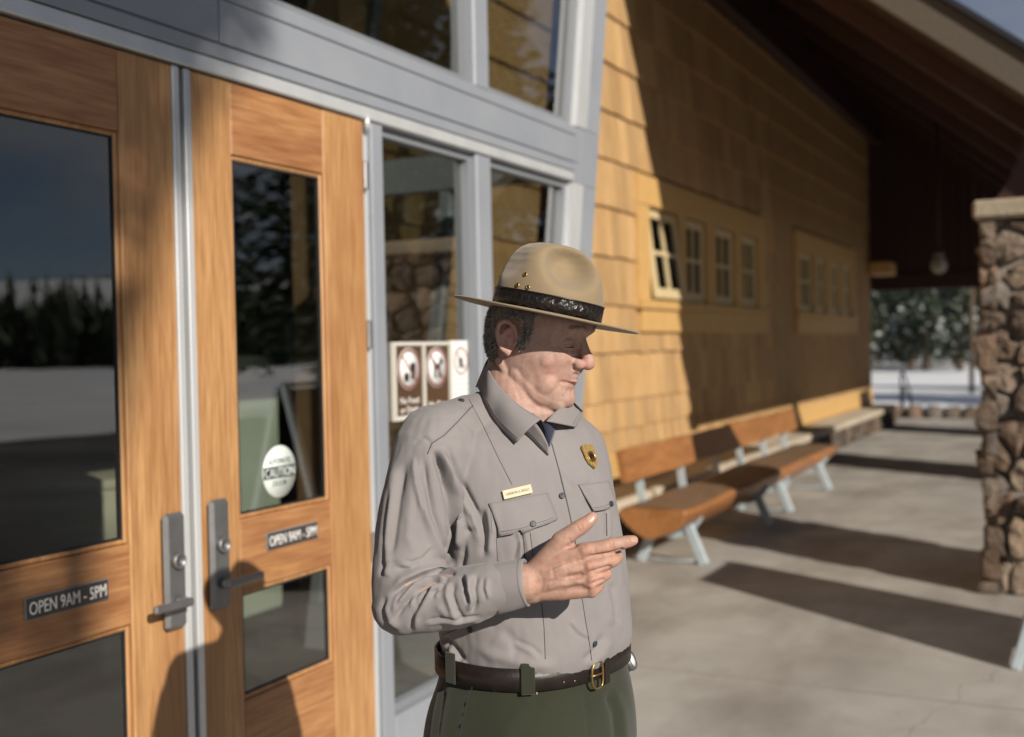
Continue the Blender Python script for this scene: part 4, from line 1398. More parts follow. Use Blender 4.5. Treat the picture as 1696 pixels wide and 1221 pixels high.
def sculpt(me, strokes, masks, smooth=2):
    """press folds, seams and hems into the surface along lines"""
    co = coords(me); no = normals(me)
    view = co - np.array(CAM); view /= np.linalg.norm(view, axis=1)[:, None]
    front = np.clip((-(no * view).sum(1) - .02) / .25, 0, 1)
    P = project(co)
    disp = np.zeros(len(co))
    for s in strokes:
        pts, w, d = s['p'], s['w'], s['d']
        x0 = min(p[0] for p in pts) - 5 * w; x1 = max(p[0] for p in pts) + 5 * w
        y0 = min(p[1] for p in pts) - 5 * w; y1 = max(p[1] for p in pts) + 5 * w
        sel = (P[:, 0] > x0) & (P[:, 0] < x1) & (P[:, 1] > y0) & (P[:, 1] < y1) & (front > 0)
        if s.get('m') is not None: sel &= masks[s['m']]
        idx = np.nonzero(sel)[0]
        if len(idx) == 0: continue
        dist, par, side = seg_dist(P[idx], pts)
        taper = np.ones(len(idx))
        a, b = s.get('taper', (.2, .2))
        if a > 0: taper *= np.clip(par / a, 0, 1)
        if b > 0: taper *= np.clip((1 - par) / b, 0, 1)
        taper = taper * taper * (3 - 2 * taper) if s.get('taper') != (0, 0) else taper
        sd = dist * side
        k = s.get('k', 'fold')
        if k == 'fold':      # crease with a swell on its left (+) or right (-) side
            g = -np.exp(-(dist / w) ** 2) + .8 * np.exp(-((sd - s.get('s', 1) * 2.0 * w) / (1.5 * w)) ** 2)
        elif k == 'groove':
            g = -np.exp(-(dist / w) ** 2)
        elif k == 'ridge':
            g = np.exp(-(dist / w) ** 2)
        elif k == 'step':    # one side stands proud of the other, as at a seam or a facing
            g = .5 * np.tanh(s.get('s', 1) * sd / w) * np.exp(-(dist / (5 * w)) ** 2)
        disp[idx] += d * g * taper * front[idx]
    if smooth:
        e = np.empty(len(me.edges) * 2, dtype=np.int64); me.edges.foreach_get('vertices', e); e = e.reshape(-1, 2)
        deg = np.bincount(e.reshape(-1), minlength=len(co)).astype(float)
        for _ in range(smooth):
            acc = np.bincount(e[:, 0], disp[e[:, 1]], len(co)) + np.bincount(e[:, 1], disp[e[:, 0]], len(co))
            disp = .4 * disp + .6 * acc / np.maximum(deg, 1)
    co += no * disp[:, None]
    set_coords(me, co)
def bvh(me):
    return BVHTree.FromPolygons([v.co for v in me.vertices], [p.vertices for p in me.polygons])
def hit(tree_, x, y, off=0.0):
    d = (PX(x, y, 1.0) - CAM).normalized()
    loc, nor, _, _ = tree_.ray_cast(CAM, d)
    if loc is None: return None, None
    if nor.dot(d) > 0: nor = -nor
    return loc + nor * off, nor
def adopt(name, me, mt, parent):
    """a finished world-space mesh becomes a part"""
    me.transform(ROOTM[parent.name].inverted())
    me.materials.clear(); me.materials.append(mt)
    return link_mesh(name, me, parent)

# ---- materials
def cloth(name, c1, c2, weave=900, rough=.85, bump=.25, sheen=.15, blotch=6):
    m = mat(name, c1, c2, blotch, detail=6, rough=rough, bump=bump, bscale=weave, sheen=sheen, dist=.0006, rnd_off=False, spec=.25)
    return m
M_SHIRT = cloth('grey_shirt_cloth', (.222, .206, .206), (.250, .233, .233))
M_PANTS = cloth('dark_green_cloth', (.020, .0235, .0125), (.026, .030, .0165), sheen=.25)
M_FELT = mat('tan_felt', (.245, .185, .112), (.275, .21, .130), 14, detail=6, rough=.95, bump=.3, bscale=700, sheen=.3, dist=.0008, rnd_off=False, spec=.15)
M_LEATHER = mat('dark_leather', (.012, .008, .0075), (.020, .013, .011), 60, rough=.32, rough2=.5, bump=.5, bscale=260, dist=.001, rnd_off=False)
M_BRASS = mat('brass', (.42, .28, .11), (.30, .19, .07), 120, rough=.36, metallic=.85)
M_GOLD = mat('badge_gold', (.72, .50, .18), (.45, .28, .08), 220, rough=.38, metallic=.6, bump=.6, bscale=300, dist=.001)
M_BUTTON = mat('dark_button', (.030, .036, .052), rough=.5)
M_STITCH = mat('seam_thread', (.16, .145, .14), rough=.9)
M_NAVY = cloth('navy_undershirt', (.012, .016, .035), (.016, .02, .045))
M_HAIR = mat('brown_grey_hair', (.060, .046, .038), (.22, .20, .18), 70, (1, 1, .3), rough=.6, rnd_off=False)
M_HAIRG = mat('grey_hair_strands', (.27, .25, .235), (.36, .34, .32), 70, rough=.55)
M_TAGM = mat('name_plate_metal', (.56, .46, .30), rough=.5)
M_BOOT = mat('brown_boot', (.05, .028, .018), rough=.45)

def skin_mat():
    m = mat('skin', (.5, .3, .2), rough=.56, bump=.35, bscale=420, dist=.0008, sss=.10, rnd_off=False, spec=.3)
    nt = m.node_tree; b = nt.nodes['Principled BSDF']
    at = nt.nodes.new('ShaderNodeAttribute'); at.attribute_name = 'pigment'
    no = nt.nodes.new('ShaderNodeTexNoise'); no.inputs['Scale'].default_value = 70; no.inputs['Detail'].default_value = 12; no.inputs['Roughness'].default_value = .75
    tc = nt.nodes.new('ShaderNodeTexCoord'); nt.links.new(tc.outputs['Object'], no.inputs['Vector'])
    mr = nt.nodes.new('ShaderNodeMapRange'); mr.inputs['From Min'].default_value = .3; mr.inputs['From Max'].default_value = .7
    mr.inputs['To Min'].default_value = .74; mr.inputs['To Max'].default_value = 1.16
    nt.links.new(no.outputs['Fac'], mr.inputs['Value'])
    hs = nt.nodes.new('ShaderNodeHueSaturation'); nt.links.new(at.outputs['Color'], hs.inputs['Color']); nt.links.new(mr.outputs[0], hs.inputs['Value'])
    nt.links.new(hs.outputs[0], b.inputs['Base Color'])
    return m
M_SKIN = skin_mat()

# ---- joints of the arms
SHO = PX(722, 742, 1.945); ELB = PX(662, 1003, 1.865); WRI = PX(868, 966, 1.805)
f_ch, l_ch = facing(44)
LSHO = PB + R0 * .000 + l_ch * .150 + F0 * .02 + Vector((0, 0, 1.405))
LELB = PB + R0 * .135 + F0 * .215 + Vector((0, 0, 1.175))
LWRI = PX(1017, 1108, 2.17)

# ---- body: head, neck, trunk, arms, hands, legs in one skin
HC = PX(884, 563, 2.065)
HY, HP = math.radians(64), math.radians(14)
hf0 = R0 * math.sin(HY) - F0 * math.cos(HY); HL = R0 * math.cos(HY) + F0 * math.sin(HY)
HF = hf0 * math.cos(HP) - Vector((0, 0, 1)) * math.sin(HP)
HU = hf0 * math.sin(HP) + Vector((0, 0, 1)) * math.cos(HP)
def HD(x, y, z):
    """x to his left, y forward, z up, from the middle of the head"""
    return HC + HL * x + HF * y + HU * z
# z, front, back, half width, front power
HEADT = [(-.118, .050, .0, .016, 2.0), (-.110, .076, -.005, .034, 2.1), (-.100, .0915, -.012, .046, 2.2), (-.088, .0965, -.02, .054, 2.2), (-.078, .0950, -.03, .058, 2.2), (-.067, .0920, -.045, .0615, 2.2),
         (-.058, .0935, -.056, .0635, 2.2), (-.050, .0935, -.066, .065, 2.25), (-.040, .0950, -.074, .0670, 2.3), (-.030, .0935, -.080, .0690, 2.3), (-.015, .0925, -.085, .0715, 2.3), (.004, .0905, -.088, .0730, 2.35),
         (.020, .0935, -.090, .0740, 2.4), (.036, .1020, -.089, .0745, 2.4), (.055, .1000, -.080, .0715, 2.35), (.072, .0850, -.060, .056, 2.3), (.090, .060, -.045, .042, 2.2), (.102, .042, -.030, .030, 2.1), (.110, .028, -.015, .018, 2.0), (.114, .015, -.0, .008, 2.0)]
def head_pt(z, t, off=0.0):
    yf, yb, w, p = interp(HEADT, z)
    yc = .012 if z > -.05 else .012 + (-.05 - z) * .3
    s, c = math.sin(t), math.cos(t)
    x = (w + off) * math.copysign(abs(s) ** (2 / 2.15), s)
    y = yc + ((yf - yc + off) * abs(c) ** (2 / p) if c > 0 else -(yc - yb + off) * abs(c) ** (2 / 2.1))
    # eye sockets, temples and cheeks
    for sg in (-1, 1):
        g = math.exp(-(((x - sg * .031) / .016) ** 2 + ((z - .014) / .012) ** 2)) if c > 0 else 0
        y -= .0105 * g
        if c > 0:
            y += .006 * math.exp(-(((x - sg * .043) / .018) ** 2 + ((z + .014) / .014) ** 2))
            y -= .004 * math.exp(-(((x - sg * .048) / .014) ** 2 + ((z + .047) / .018) ** 2))
    return x, y, z
def build_body():
    mb = MB()
    rings = []
    for i in range(70):
        z = -.118 + (.232) * i / 69
        rings.append([HD(*head_pt(z, 2 * math.pi * k / 90)) for k in range(90)])
    loft(mb, rings)
    ax = (HL, HF, HU)
    # nose
    limb(mb, [HD(0, .088, .026), HD(0, .101, .004), HD(0, .1125, -.012)], [.0075, .0085, .0105], 16)
    ball(mb, HD(0, .1115, -.0175), .0126, ax, (1.1, 1, .95))
    for s in (-1, 1):
        ball(mb, HD(s * .0140, .0995, -.0210), .0102, ax, (.85, 1.2, .95))
        limb(mb, [HD(s * .010, .096, .0385), HD(s * .028, .0935, .0415), HD(s * .047, .080, .036)], [.0085, .0085, .006], 12)   # brow
        ball(mb, HD(s * .031, .0745, .0125), .0138, ax, (1.15, 1, .9))       # lowered lids
        limb(mb, [HD(s * .018, .0845, .0055), HD(s * .031, .0868, .003), HD(s * .043, .080, .006)], [.003, .0035, .003], 10)  # lid edge and bag
        ball(mb, HD(s * .040, .0490, -.020), .0225, ax, (1.15, 1.1, 1.25))            # cheek
        ball(mb, HD(s * .036, .0480, -.064), .0225, ax, (1, 1.35, 1.4))           # jowl
        limb(mb, [HD(s * .050, .005, -.060), HD(s * .040, .045, -.088), HD(s * .018, .078, -.098)], [.018, .019, .015], 14)   # jaw line
    ball(mb, HD(0, .0825, -.0885), .0175, ax, (1.6, 1, .95))                    # chin
    for k, zz, r in ((1, -.0440, .0044), (-1, -.0545, .0050)):                 # lips
        limb(mb, [HD(-.026, .0790, -.0530), HD(-.013, .0905, zz - .001), HD(0, .0948, zz), HD(.013, .0905, zz - .001), HD(.026, .0790, -.0530)], [.002, r * .85, r, r * .85, .002], 12)
    limb(mb, [HD(-.012, .094, -.032), HD(0, .0985, -.034), HD(.012, .094, -.032)], [.006, .006, .006], 10)
    # ears
    for s in (-1, 1):
        e = lambda x, y, z: HD(s * (.0755 + x), -.011 + y, .002 + z)
        ball(mb, e(.004, .002, -.002), .016, (HL, (HF - HU * .0), HU), (.38, .9, 1.65))
        pts = [e(.006, .014, .004), e(.013, .010, .022), e(.016, -.006, .029), e(.017, -.017, .022), e(.016, -.019, .006), e(.014, -.014, -.010), e(.010, -.006, -.021), e(.007, .004, -.026)]
        limb(mb, pts, [.003, .0042, .0046, .0048, .0046, .0044, .0052, .005], 10)
        limb(mb, [e(.009, .004, .018), e(.012, -.008, .010), e(.011, -.008, -.006), e(.009, .002, -.014)], [.003, .0034, .0034, .003], 8)
        ball(mb, e(.006, .014, -.005), .0048, ax, (.9, .8, 1.2))
        ball(mb, e(.006, .004, -.026), .0068, ax, (.6, .9, 1.1))
    # neck, with the cord of muscle from behind the ear to the collar
    nb = PB + R0 * .004 + F0 * .012 + Vector((0, 0, 1.475))
    limb(mb, [HD(0, -.030, .0), HD(0, -.024, -.055), nb + Vector((0, 0, .065)), nb], [.048, .052, .060, .070], 28)
    limb(mb, [HD(0, .030, -.090), HD(-.004, .005, -.108), nb + R0 * .040 + Vector((0, 0, .025)) - F0 * .02], [.032, .040, .034], 18)
    limb(mb, [HD(-.058, -.030, -.045), nb - F0 * .05 + R0 * .03 + Vector((0, 0, .015))], [.009, .007], 12)
    limb(mb, [HD(-.020, .055, -.100), HD(-.012, .02, -.115)], [.016, .020], 12)
    # trunk and legs under the clothes
    loft(mb, [ring_at(z, .84, 40) for z in np.arange(1.0, 1.5, .04)])
    hip = PB + R0 * .022
    fh, lh = facing(50)
    for s in (-1, 1):
        h = hip + lh * (.095 * s)
        k = h + fh * .02
        limb(mb, [h + Vector((0, 0, 1.0)), h + Vector((0, 0, .86)), k + Vector((0, 0, .50)), k - fh * .03 + Vector((0, 0, .30)), h - fh * .03 + Vector((0, 0, .09))], [.09, .082, .055, .052, .036], 18)
        limb(mb, [h - fh * .05 + Vector((0, 0, .045)), h + fh * .10 + Vector((0, 0, .04))], [.034, .028], 14)
    # arms
    limb(mb, [SHO, ELB, WRI], [.05, .042, .030], 18)
    limb(mb, [LSHO, LELB, LWRI], [.05, .042, .028], 18)
    # right hand: wrist, palm, thumb and four fingers
    Q = lambda x, y, z: PX(x, y, z)
    for y0, y1 in ((953, 951), (967, 967), (980, 981)):
        limb(mb, [Q(852, y0 + 6, 1.812), Q(884, y1, 1.806)], [.0175, .0175], 14)
    meta = [((880, 950, 1.806), (925, 928, 1.797), (968, 913, 1.790)), ((880, 960, 1.802), (930, 946, 1.793), (976, 938, 1.787)),
            ((880, 970, 1.803), (930, 963, 1.794), (979, 960, 1.790)), ((882, 979, 1.807), (932, 978, 1.799), (978, 977, 1.796))]
    for m_, r in zip(meta, (.0150, .0145, .0140, .0130)):
        limb(mb, [Q(*p) for p in m_], [.0165, .0158, r * .92], 14)
    limb(mb, [Q(890, 962, 1.822), Q(950, 945, 1.812)], [.020, .017], 14)       # palm behind
    limb(mb, [Q(886, 950, 1.812), Q(906, 927, 1.806), Q(929, 897, 1.800)], [.020, .0185, .0150], 14)   # thumb root
    limb(mb, [Q(925, 915, 1.806), Q(945, 912, 1.800)], [.0135, .0125], 12)      # web of the thumb
    fing = [
        [((929, 896, 1.800), .0142), ((947, 882, 1.798), .0118), ((962, 873, 1.798), .0118), ((973, 865, 1.799), .0102), ((981, 857, 1.800), .0082)],
        [((966, 914, 1.790), .0132), ((990, 909, 1.788), .0112), ((1011, 904, 1.789), .0112), ((1028, 900, 1.793), .0098), ((1043, 896.5, 1.797), .0090), ((1049, 895, 1.799), .0074)],
        [((975, 939, 1.787), .0130), ((996, 934, 1.788), .0110), ((1014, 928, 1.795), .0108), ((1023, 922, 1.812), .0094), ((1018, 917, 1.828), .0084)],
        [((978, 961, 1.789), .0126), ((993, 955, 1.793), .0105), ((1003, 950, 1.803), .0103), ((1000, 945, 1.823), .0090), ((984, 946, 1.832), .0080)],
        [((979, 978, 1.795), .0112), ((989, 972, 1.801), .0092), ((993, 967, 1.811), .0090), ((986, 963, 1.828), .0080), ((972, 964, 1.834), .0072)]]
    for fg in fing:
        limb(mb, [Q(*p) for p, r in fg], [r * 1.10 for p, r in fg], 14)
    # left hand, its fingers in the trouser pocket
    ld = (Vector((0, 0, -1)) + R0 * -.42 - F0 * .10).normalized()
    fl, ll = facing(50)
    limb(mb, [LWRI, LWRI + ld * .05, LWRI + ld * .095], [.027, .034, .030], 14)
    for k, L in enumerate((.070, .080, .074, .058)):
        o_ = LWRI + ld * .09 + fl * (.024 - .016 * k)
        limb(mb, [o_, o_ + ld * L * .5 - ll * .006, o_ + ld * L - ll * .02], [.0105, .0095, .0075], 10)
    limb(mb, [LWRI + ld * .03 + fl * .022, LWRI + ld * .07 + fl * .048, LWRI + ld * .105 + fl * .050], [.015, .012, .009], 10)
    return fuse('body', mb, .0021, 4, .5)
body = build_body()

face_strokes = [
    # mouth line, lips, nostril wing, folds of the face
    dict(p=[(928, 633), (938, 634), (947, 636), (955, 637)], w=2.2, d=.0042, k='groove', taper=(.1, 0)),
    dict(p=[(927, 630), (925, 637), (927, 643)], w=3.0, d=.0014, k='groove'),
    dict(p=[(951, 607), (946, 613), (938, 620), (929, 630), (925, 640)], w=4.0, d=.0005, k='groove'),
    dict(p=[(950, 602), (949, 609), (953, 615)], w=2.2, d=.003, k='groove'),
    dict(p=[(960, 617), (965, 616)], w=1.8, d=.003, k='groove'),
    dict(p=[(934, 577), (944, 580), (955, 582), (963, 580)], w=1.8, d=.0026, k='groove', taper=(.1, .1)),
    dict(p=[(932, 571), (944, 569), (958, 570), (966, 574)], w=2.4, d=.0026, k='groove'),
    dict(p=[(936, 588), (948, 591), (960, 588)], w=2.4, d=.0016, k='groove'),
    dict(p=[(926, 580), (918, 584), (912, 590)], w=1.8, d=.0013, k='groove'),
    dict(p=[(926, 575), (917, 575), (910, 577)], w=1.8, d=.0012, k='groove'),
    dict(p=[(938, 646), (944, 648), (951, 647)], w=3.2, d=.0022, k='groove'),
    dict(p=[(876, 640), (892, 660), (910, 672), (930, 676)], w=6, d=.0010, k='groove'),
    dict(p=[(858, 606), (866, 640), (880, 668)], w=5, d=.0008, k='groove'),
    dict(p=[(842, 548), (850, 556), (848, 572), (842, 580)], w=4, d=.0040, k='groove'),
    dict(p=[(834, 545), (834, 562), (838, 578)], w=2.2, d=.0022, k='groove'),
    dict(p=[(930, 583), (920, 590), (915, 596)], w=1.6, d=.0010, k='groove'),
    dict(p=[(958, 552), (964, 556), (968, 563)], w=1.8, d=.0014, k='groove'),
    dict(p=[(925, 552), (940, 549), (955, 551)], w=1.8, d=.0009, k='groove'),
    dict(p=[(920, 557), (935, 554)], w=1.6, d=.0008, k='groove'),
    dict(p=[(931, 643), (929, 652), (933, 660)], w=2.6, d=.0011, k='groove'),
    dict(p=[(848, 612), (852, 640), (864, 664)], w=3.2, d=.0005, k='groove'),
    dict(p=[(868, 596), (884, 622), (898, 640)], w=7, d=.0007, k='groove'),
]
hand_strokes = [
    dict(p=[(966, 924), (985, 921), (1010, 917), (1030, 911)], w=2.4, d=.0030, k='groove', taper=(.25, 0)),
    dict(p=[(972, 949), (988, 945), (1010, 939)], w=2.4, d=.0030, k='groove', taper=(.3, 0)),
    dict(p=[(975, 969), (985, 965), (1000, 960)], w=2.2, d=.0026, k='groove', taper=(.3, 0)),
    dict(p=[(900, 955), (935, 937), (964, 922)], w=4, d=.0012, k='ridge'),
    dict(p=[(900, 962), (938, 950), (970, 941)], w=4, d=.0011, k='ridge'),
    dict(p=[(900, 970), (940, 966), (973, 963)], w=4, d=.0010, k='ridge'),
    dict(p=[(930, 935), (960, 926)], w=5, d=.0014, k='groove'),
    dict(p=[(935, 958), (968, 951)], w=5, d=.0016, k='groove'),
    dict(p=[(938, 974), (970, 971)], w=4, d=.0014, k='groove'),
    dict(p=[(968, 912), (974, 909)], w=7, d=.0020, k='ridge', taper=(0, 0)),
    dict(p=[(976, 938), (981, 936)], w=7, d=.0024, k='ridge', taper=(0, 0)),
    dict(p=[(979, 960), (983, 958)], w=6, d=.0022, k='ridge', taper=(0, 0)),
    dict(p=[(980, 977), (983, 976)], w=5, d=.0020, k='ridge', taper=(0, 0)),
    dict(p=[(1009, 897), (1011, 912)], w=1.5, d=.0010, k='groove'),
    dict(p=[(1014, 896), (1016, 911)], w=1.5, d=.0010, k='groove'),
    dict(p=[(1033, 892), (1034, 904)], w=1.4, d=.0008, k='groove'),
    dict(p=[(983, 906), (986, 917)], w=2.0, d=.0008, k='groove'),
    dict(p=[(940, 890), (948, 902)], w=1.6, d=.0009, k='groove'),
    dict(p=[(912, 936), (918, 955), (912, 975)], w=2.4, d=.0007, k='groove'),
    dict(p=[(898, 948), (922, 944), (945, 930), (960, 928)], w=1.8, d=.0011, k='ridge'),
    dict(p=[(925, 952), (940, 944), (958, 944)], w=1.6, d=.0009, k='ridge'),
    dict(p=[(960, 866), (966, 878)], w=1.5, d=.0010, k='groove'),
    dict(p=[(955, 869), (961, 882)], w=1.5, d=.0010, k='groove'),
    dict(p=[(935, 907), (948, 905), (957, 900)], w=3.0, d=.0022, k='groove'),
    dict(p=[(890, 942), (898, 960), (896, 985)], w=3.0, d=.0008, k='groove'),
    dict(p=[(920, 960), (945, 958), (962, 966)], w=2.0, d=.0010, k='ridge'),
    dict(p=[(905, 978), (930, 968), (950, 972)], w=2.0, d=.0010, k='ridge'),
]
for s_ in hand_strokes: s_['d'] *= 1.6
for s_ in face_strokes: s_['d'] *= 1.15
sculpt(body, face_strokes + hand_strokes, {}, 1)
def paint_body(me):
    co = coords(me)
    P = project(co)
    base = np.array([.445, .290, .238])
    c = np.tile(base, (len(co), 1))
    def spot(x, y, r, col, amt, z0=0):
        g = np.exp(-(((P[:, 0] - x) ** 2 + (P[:, 1] - y) ** 2) / r ** 2)) * amt
        c[:] = c * (1 - g[:, None]) + np.array(col) * g[:, None]
    red = (.49, .215, .175); rosy = (.49, .265, .215)
    spot(972, 604, 14, red, .55); spot(915, 612, 24, rosy, .55); spot(843, 560, 26, red, .45); spot(943, 655, 18, rosy, .4)
    spot(958, 628, 6, (.36, .25, .2), .3)
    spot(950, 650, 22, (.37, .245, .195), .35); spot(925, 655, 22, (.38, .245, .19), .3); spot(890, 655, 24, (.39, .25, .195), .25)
    rv = random.Random(12)
    for _ in range(60): spot(rv.uniform(862, 978), rv.uniform(585, 672), rv.uniform(2, 5), (.46, .20, .14) if rv.random() < .6 else (.34, .2, .14), rv.uniform(.15, .4))
    for _ in range(45): spot(rv.uniform(880, 1000), rv.uniform(905, 990), rv.uniform(2.5, 6), (.46, .19, .13) if rv.random() < .5 else (.33, .19, .12), rv.uniform(.15, .4))
    d, par, _ = seg_dist(P, [(930, 629), (941, 632), (956, 637)])
    g = np.exp(-(d / 4.0) ** 2) * .6 * (P[:, 1] > 600)
    c[:] = c * (1 - g[:, None]) + np.array((.40, .165, .13)) * g[:, None]
    hand = (P[:, 0] > 850) & (P[:, 1] > 840) & (P[:, 1] < 1010)
    c[hand] = c[hand] * np.array([.95, .88, .82])
    for x, y, r in ((1049, 896, 7), (979, 858, 9), (972, 912, 9), (980, 938, 10), (983, 960, 9), (984, 978, 8), (1012, 905, 8), (964, 872, 9), (1015, 930, 8), (1003, 951, 8)):
        spot(x, y, r, (.52, .235, .17), .5)
    spot(1050.5, 894.5, 4.2, (.62, .40, .33), .8); spot(981, 861, 5.5, (.50, .27, .23), .6)
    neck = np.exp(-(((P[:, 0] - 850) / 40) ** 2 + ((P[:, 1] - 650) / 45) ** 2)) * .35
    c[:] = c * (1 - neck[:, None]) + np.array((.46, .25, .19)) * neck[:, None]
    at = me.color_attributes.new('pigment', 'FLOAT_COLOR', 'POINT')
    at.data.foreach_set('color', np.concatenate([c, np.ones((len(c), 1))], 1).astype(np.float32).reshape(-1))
paint_body(body)
body_tree = bvh(body)
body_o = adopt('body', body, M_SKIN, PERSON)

# nails
def nail(x, y, ux, uy, w, h):
    p, n = hit(body_tree, x, y, .0004)
    if p is None: return
    a = (PX(x + ux, y + uy, 1.8) - PX(x, y, 1.8)).normalized(); a = (a - n * a.dot(n)).normalized(); b = n.cross(a)
    m = MB(); vs = []; N = 14
    for k in range(N):
        t = 2 * math.pi * k / N
        q = p + a * (h * math.copysign(abs(math.cos(t)) ** .7, math.cos(t))) + b * (w * math.copysign(abs(math.sin(t)) ** .7, math.sin(t)))
        vs.append(q - n * (.0006 * abs(math.sin(t))))
    vs.append(p + n * .0008)
    m.add(vs, [(k, (k + 1) % N, N) for k in range(N)], True)
    obj('fingernail', m, M_NAIL, body_o)
M_NAIL = mat('fingernail', (.47, .29, .225), rough=.35)
nail(1049, 894.0, 3, -.5, .0042, .0058)
nail(977.5, 859.5, 3, -2.8, .0048, .0066)

# hair: short tufts over the back and sides of the head below the hat
def hair():
    r = random.Random(4); m = MB(); mg = MB()
    rings = []
    def inside(y, z, t):
        ay = abs(t)
        if y > .030: return False
        if z > .062 or z < -.075: return False
        if y > -.004 and z < .006: return y < .022 and z > -.012 and y > .006
        if -.034 < y < .016 and z < .036 and z > -.034: return y > .008
        return z > -.075 + .0 * y and (y < -.03 or z > .0)
    n = 0
    while n < 5200:
        z = r.uniform(-.075, .062); t = r.uniform(.3, 2 * math.pi - .3)
        x, y, _ = head_pt(z, t, .0)
        if not inside(y, z, t): continue
        n += 1
        p0 = HD(*head_pt(z, t, -.001)); o = (p0 - HD(0, 0, z)).normalized()
        low = 1 - min(1, max(0, (z + .075) / .05))
        L = r.uniform(.007, .013) * (1 - .6 * low)
        dn = (-HU * r.uniform(.5, 1.1) - HF * r.uniform(.2, .6) + o * r.uniform(.25, .7)).normalized()
        sd = dn.cross(o).normalized() * r.uniform(.0007, .0013)
        (mg if (r.random() < .33 + (.35 if y > -.02 else 0)) else m).add([p0 - sd, p0 + sd, p0 + dn * L * .6 + sd * .7 + o * .001, p0 + dn * L], [(0, 1, 2), (0, 2, 3)])
    o = obj('hair', m, M_HAIR, PERSON)
    obj('grey_hair', mg, M_HAIRG, o)
    m2 = MB(); zs = np.linspace(-.070, .062, 30); ts = np.linspace(.6, 2 * math.pi - .6, 90)
    ids = {}
    for i, z in enumerate(zs):
        for k, t in enumerate(ts):
            x, y, _ = head_pt(z, t)
            ids[(i, k)] = (len(m2.v), inside(y + .006, z + .004, t) and inside(y, z - .005, t))
            m2.v.append(tuple(HD(*head_pt(z, t, .0028 if inside(y, z, t) else -.002))))
    for i in range(len(zs) - 1):
        for k in range(len(ts) - 1):
            q = [ids[(i, k)], ids[(i, k + 1)], ids[(i + 1, k + 1)], ids[(i + 1, k)]]
            if sum(s[1] for s in q) >= 2:
                m2.f.append(tuple(s[0] for s in q)); m2.smooth.append(True)
    obj('hair_base', m2, M_HAIR, o)
    # lowered lashes
    for s in (-1, 1):
        obj('eyelash', MB().tube([HD(s * .0185, .0868, .0075), HD(s * .026, .0890, .0068), HD(s * .036, .0872, .0064), HD(s * .0445, .0800, .0050)], [.0006, .0011, .0011, .0006], 6), M_LEATHER, body_o)
    # brows
    for s in (-1, 1):
        m3 = MB()
        for k in range(150):
            t = r.random()
            x = s * (.012 + .036 * t); y = .0975 - .018 * t ** 2 + .0065; z = .0395 + .004 * math.sin(t * 3) + r.uniform(-.003, .003)
            p0 = HD(x, y - .002, z); d = (HL * s * .8 - HF * .25 * t + HU * r.uniform(-.1, .35)).normalized()
            m3.add([p0 - HU * .0005, p0 + HU * .0005, p0 + d * .007 + HF * .001], [(0, 1, 2)])
        obj('eyebrow', m3, M_HAIR, PERSON)
hair()

# ---- shirt
def build_shirt():
    mb = MB()
    loft(mb, [ring_at(z, 1.0, 72) for z in np.arange(1.02, 1.5401, .0125)])
    # shoulders and sleeves
    nk = PB + Vector((0, 0, 1.50))
    limb(mb, [nk + R0 * -.035 + F0 * .02 - Vector((0, 0, .01)), SHO + Vector((0, 0, .016))], [.055, .060], 24)
    limb(mb, [nk + R0 * .03 + F0 * .03 - Vector((0, 0, .02)), LSHO + Vector((0, 0, .008))], [.046, .058], 24)
    mid = SHO.lerp(ELB, .5) - R0 * .006
    limb(mb, [SHO, mid, ELB + (SHO - ELB).normalized() * .03, ELB], [.071, .063, .055, .047], 32)
    fm = ELB.lerp(WRI, .45) + Vector((0, 0, -.006))
    limb(mb, [ELB, fm, ELB.lerp(WRI, .72), ELB.lerp(WRI, .93)], [.047, .048, .042, .033], 32)
    lm = LSHO.lerp(LELB, .5)
    limb(mb, [LSHO, lm, LELB, LELB.lerp(LWRI, .6), LELB.lerp(LWRI, .97)], [.070, .064, .056, .048, .036], 28)
    return fuse('shirt', mb, .0026, 14, .5)
shirt = build_shirt()
co = coords(shirt)
def seg3(P, a, b):
    a, b = np.array(a), np.array(b); d = b - a; L2 = d @ d
    t = np.clip((P - a) @ d / L2, 0, 1)
    return np.linalg.norm(P - a - t[:, None] * d, axis=1), t
d1, t1 = seg3(co, SHO, ELB); d2, t2 = seg3(co, ELB, WRI)
pxy = project(co)
armlow = d2 < .066
armup = (d1 < .082) & ~armlow
arm = armup | armlow
masks = dict(arm=arm, up=armup, low=armlow, torso=~arm, any=np.ones(len(co), bool), sh=(armup | ~arm))
# soft drape over the whole cloth
def drape(me, amp, sc, seed):
    co = coords(me); no = normals(me)
    d = np.array([mnoise.noise((p[0] * sc[0], p[1] * sc[1], p[2] * sc[2] + seed)) for p in co[::1]])
    set_coords(me, co + no * (amp * d)[:, None])
drape(shirt, .0040, (13, 13, 6), 1.0)
drape(shirt, .0016, (34, 34, 17), 5.0)
drape(shirt, .0008, (80, 80, 40), 8.0)
S = []
def st(k, pts, w, d, m=None, s=1, taper=(.2, .2)):
    S.append(dict(p=pts, w=w, d=d, k=k, m=m, s=s, taper=taper))
# shoulder seam and yoke
st('step', [(783, 672), (757, 700), (735, 722), (716, 734), (708, 752)], 2.0, .003, 'sh', -1, (.05, .1))
st('groove', [(777, 662), (800, 705), (826, 760), (848, 803)], 1.4, .0012, 'torso', 1, (.05, .05))
st('groove', [(684, 735), (700, 724), (716, 734)], 3, .003, 'sh')
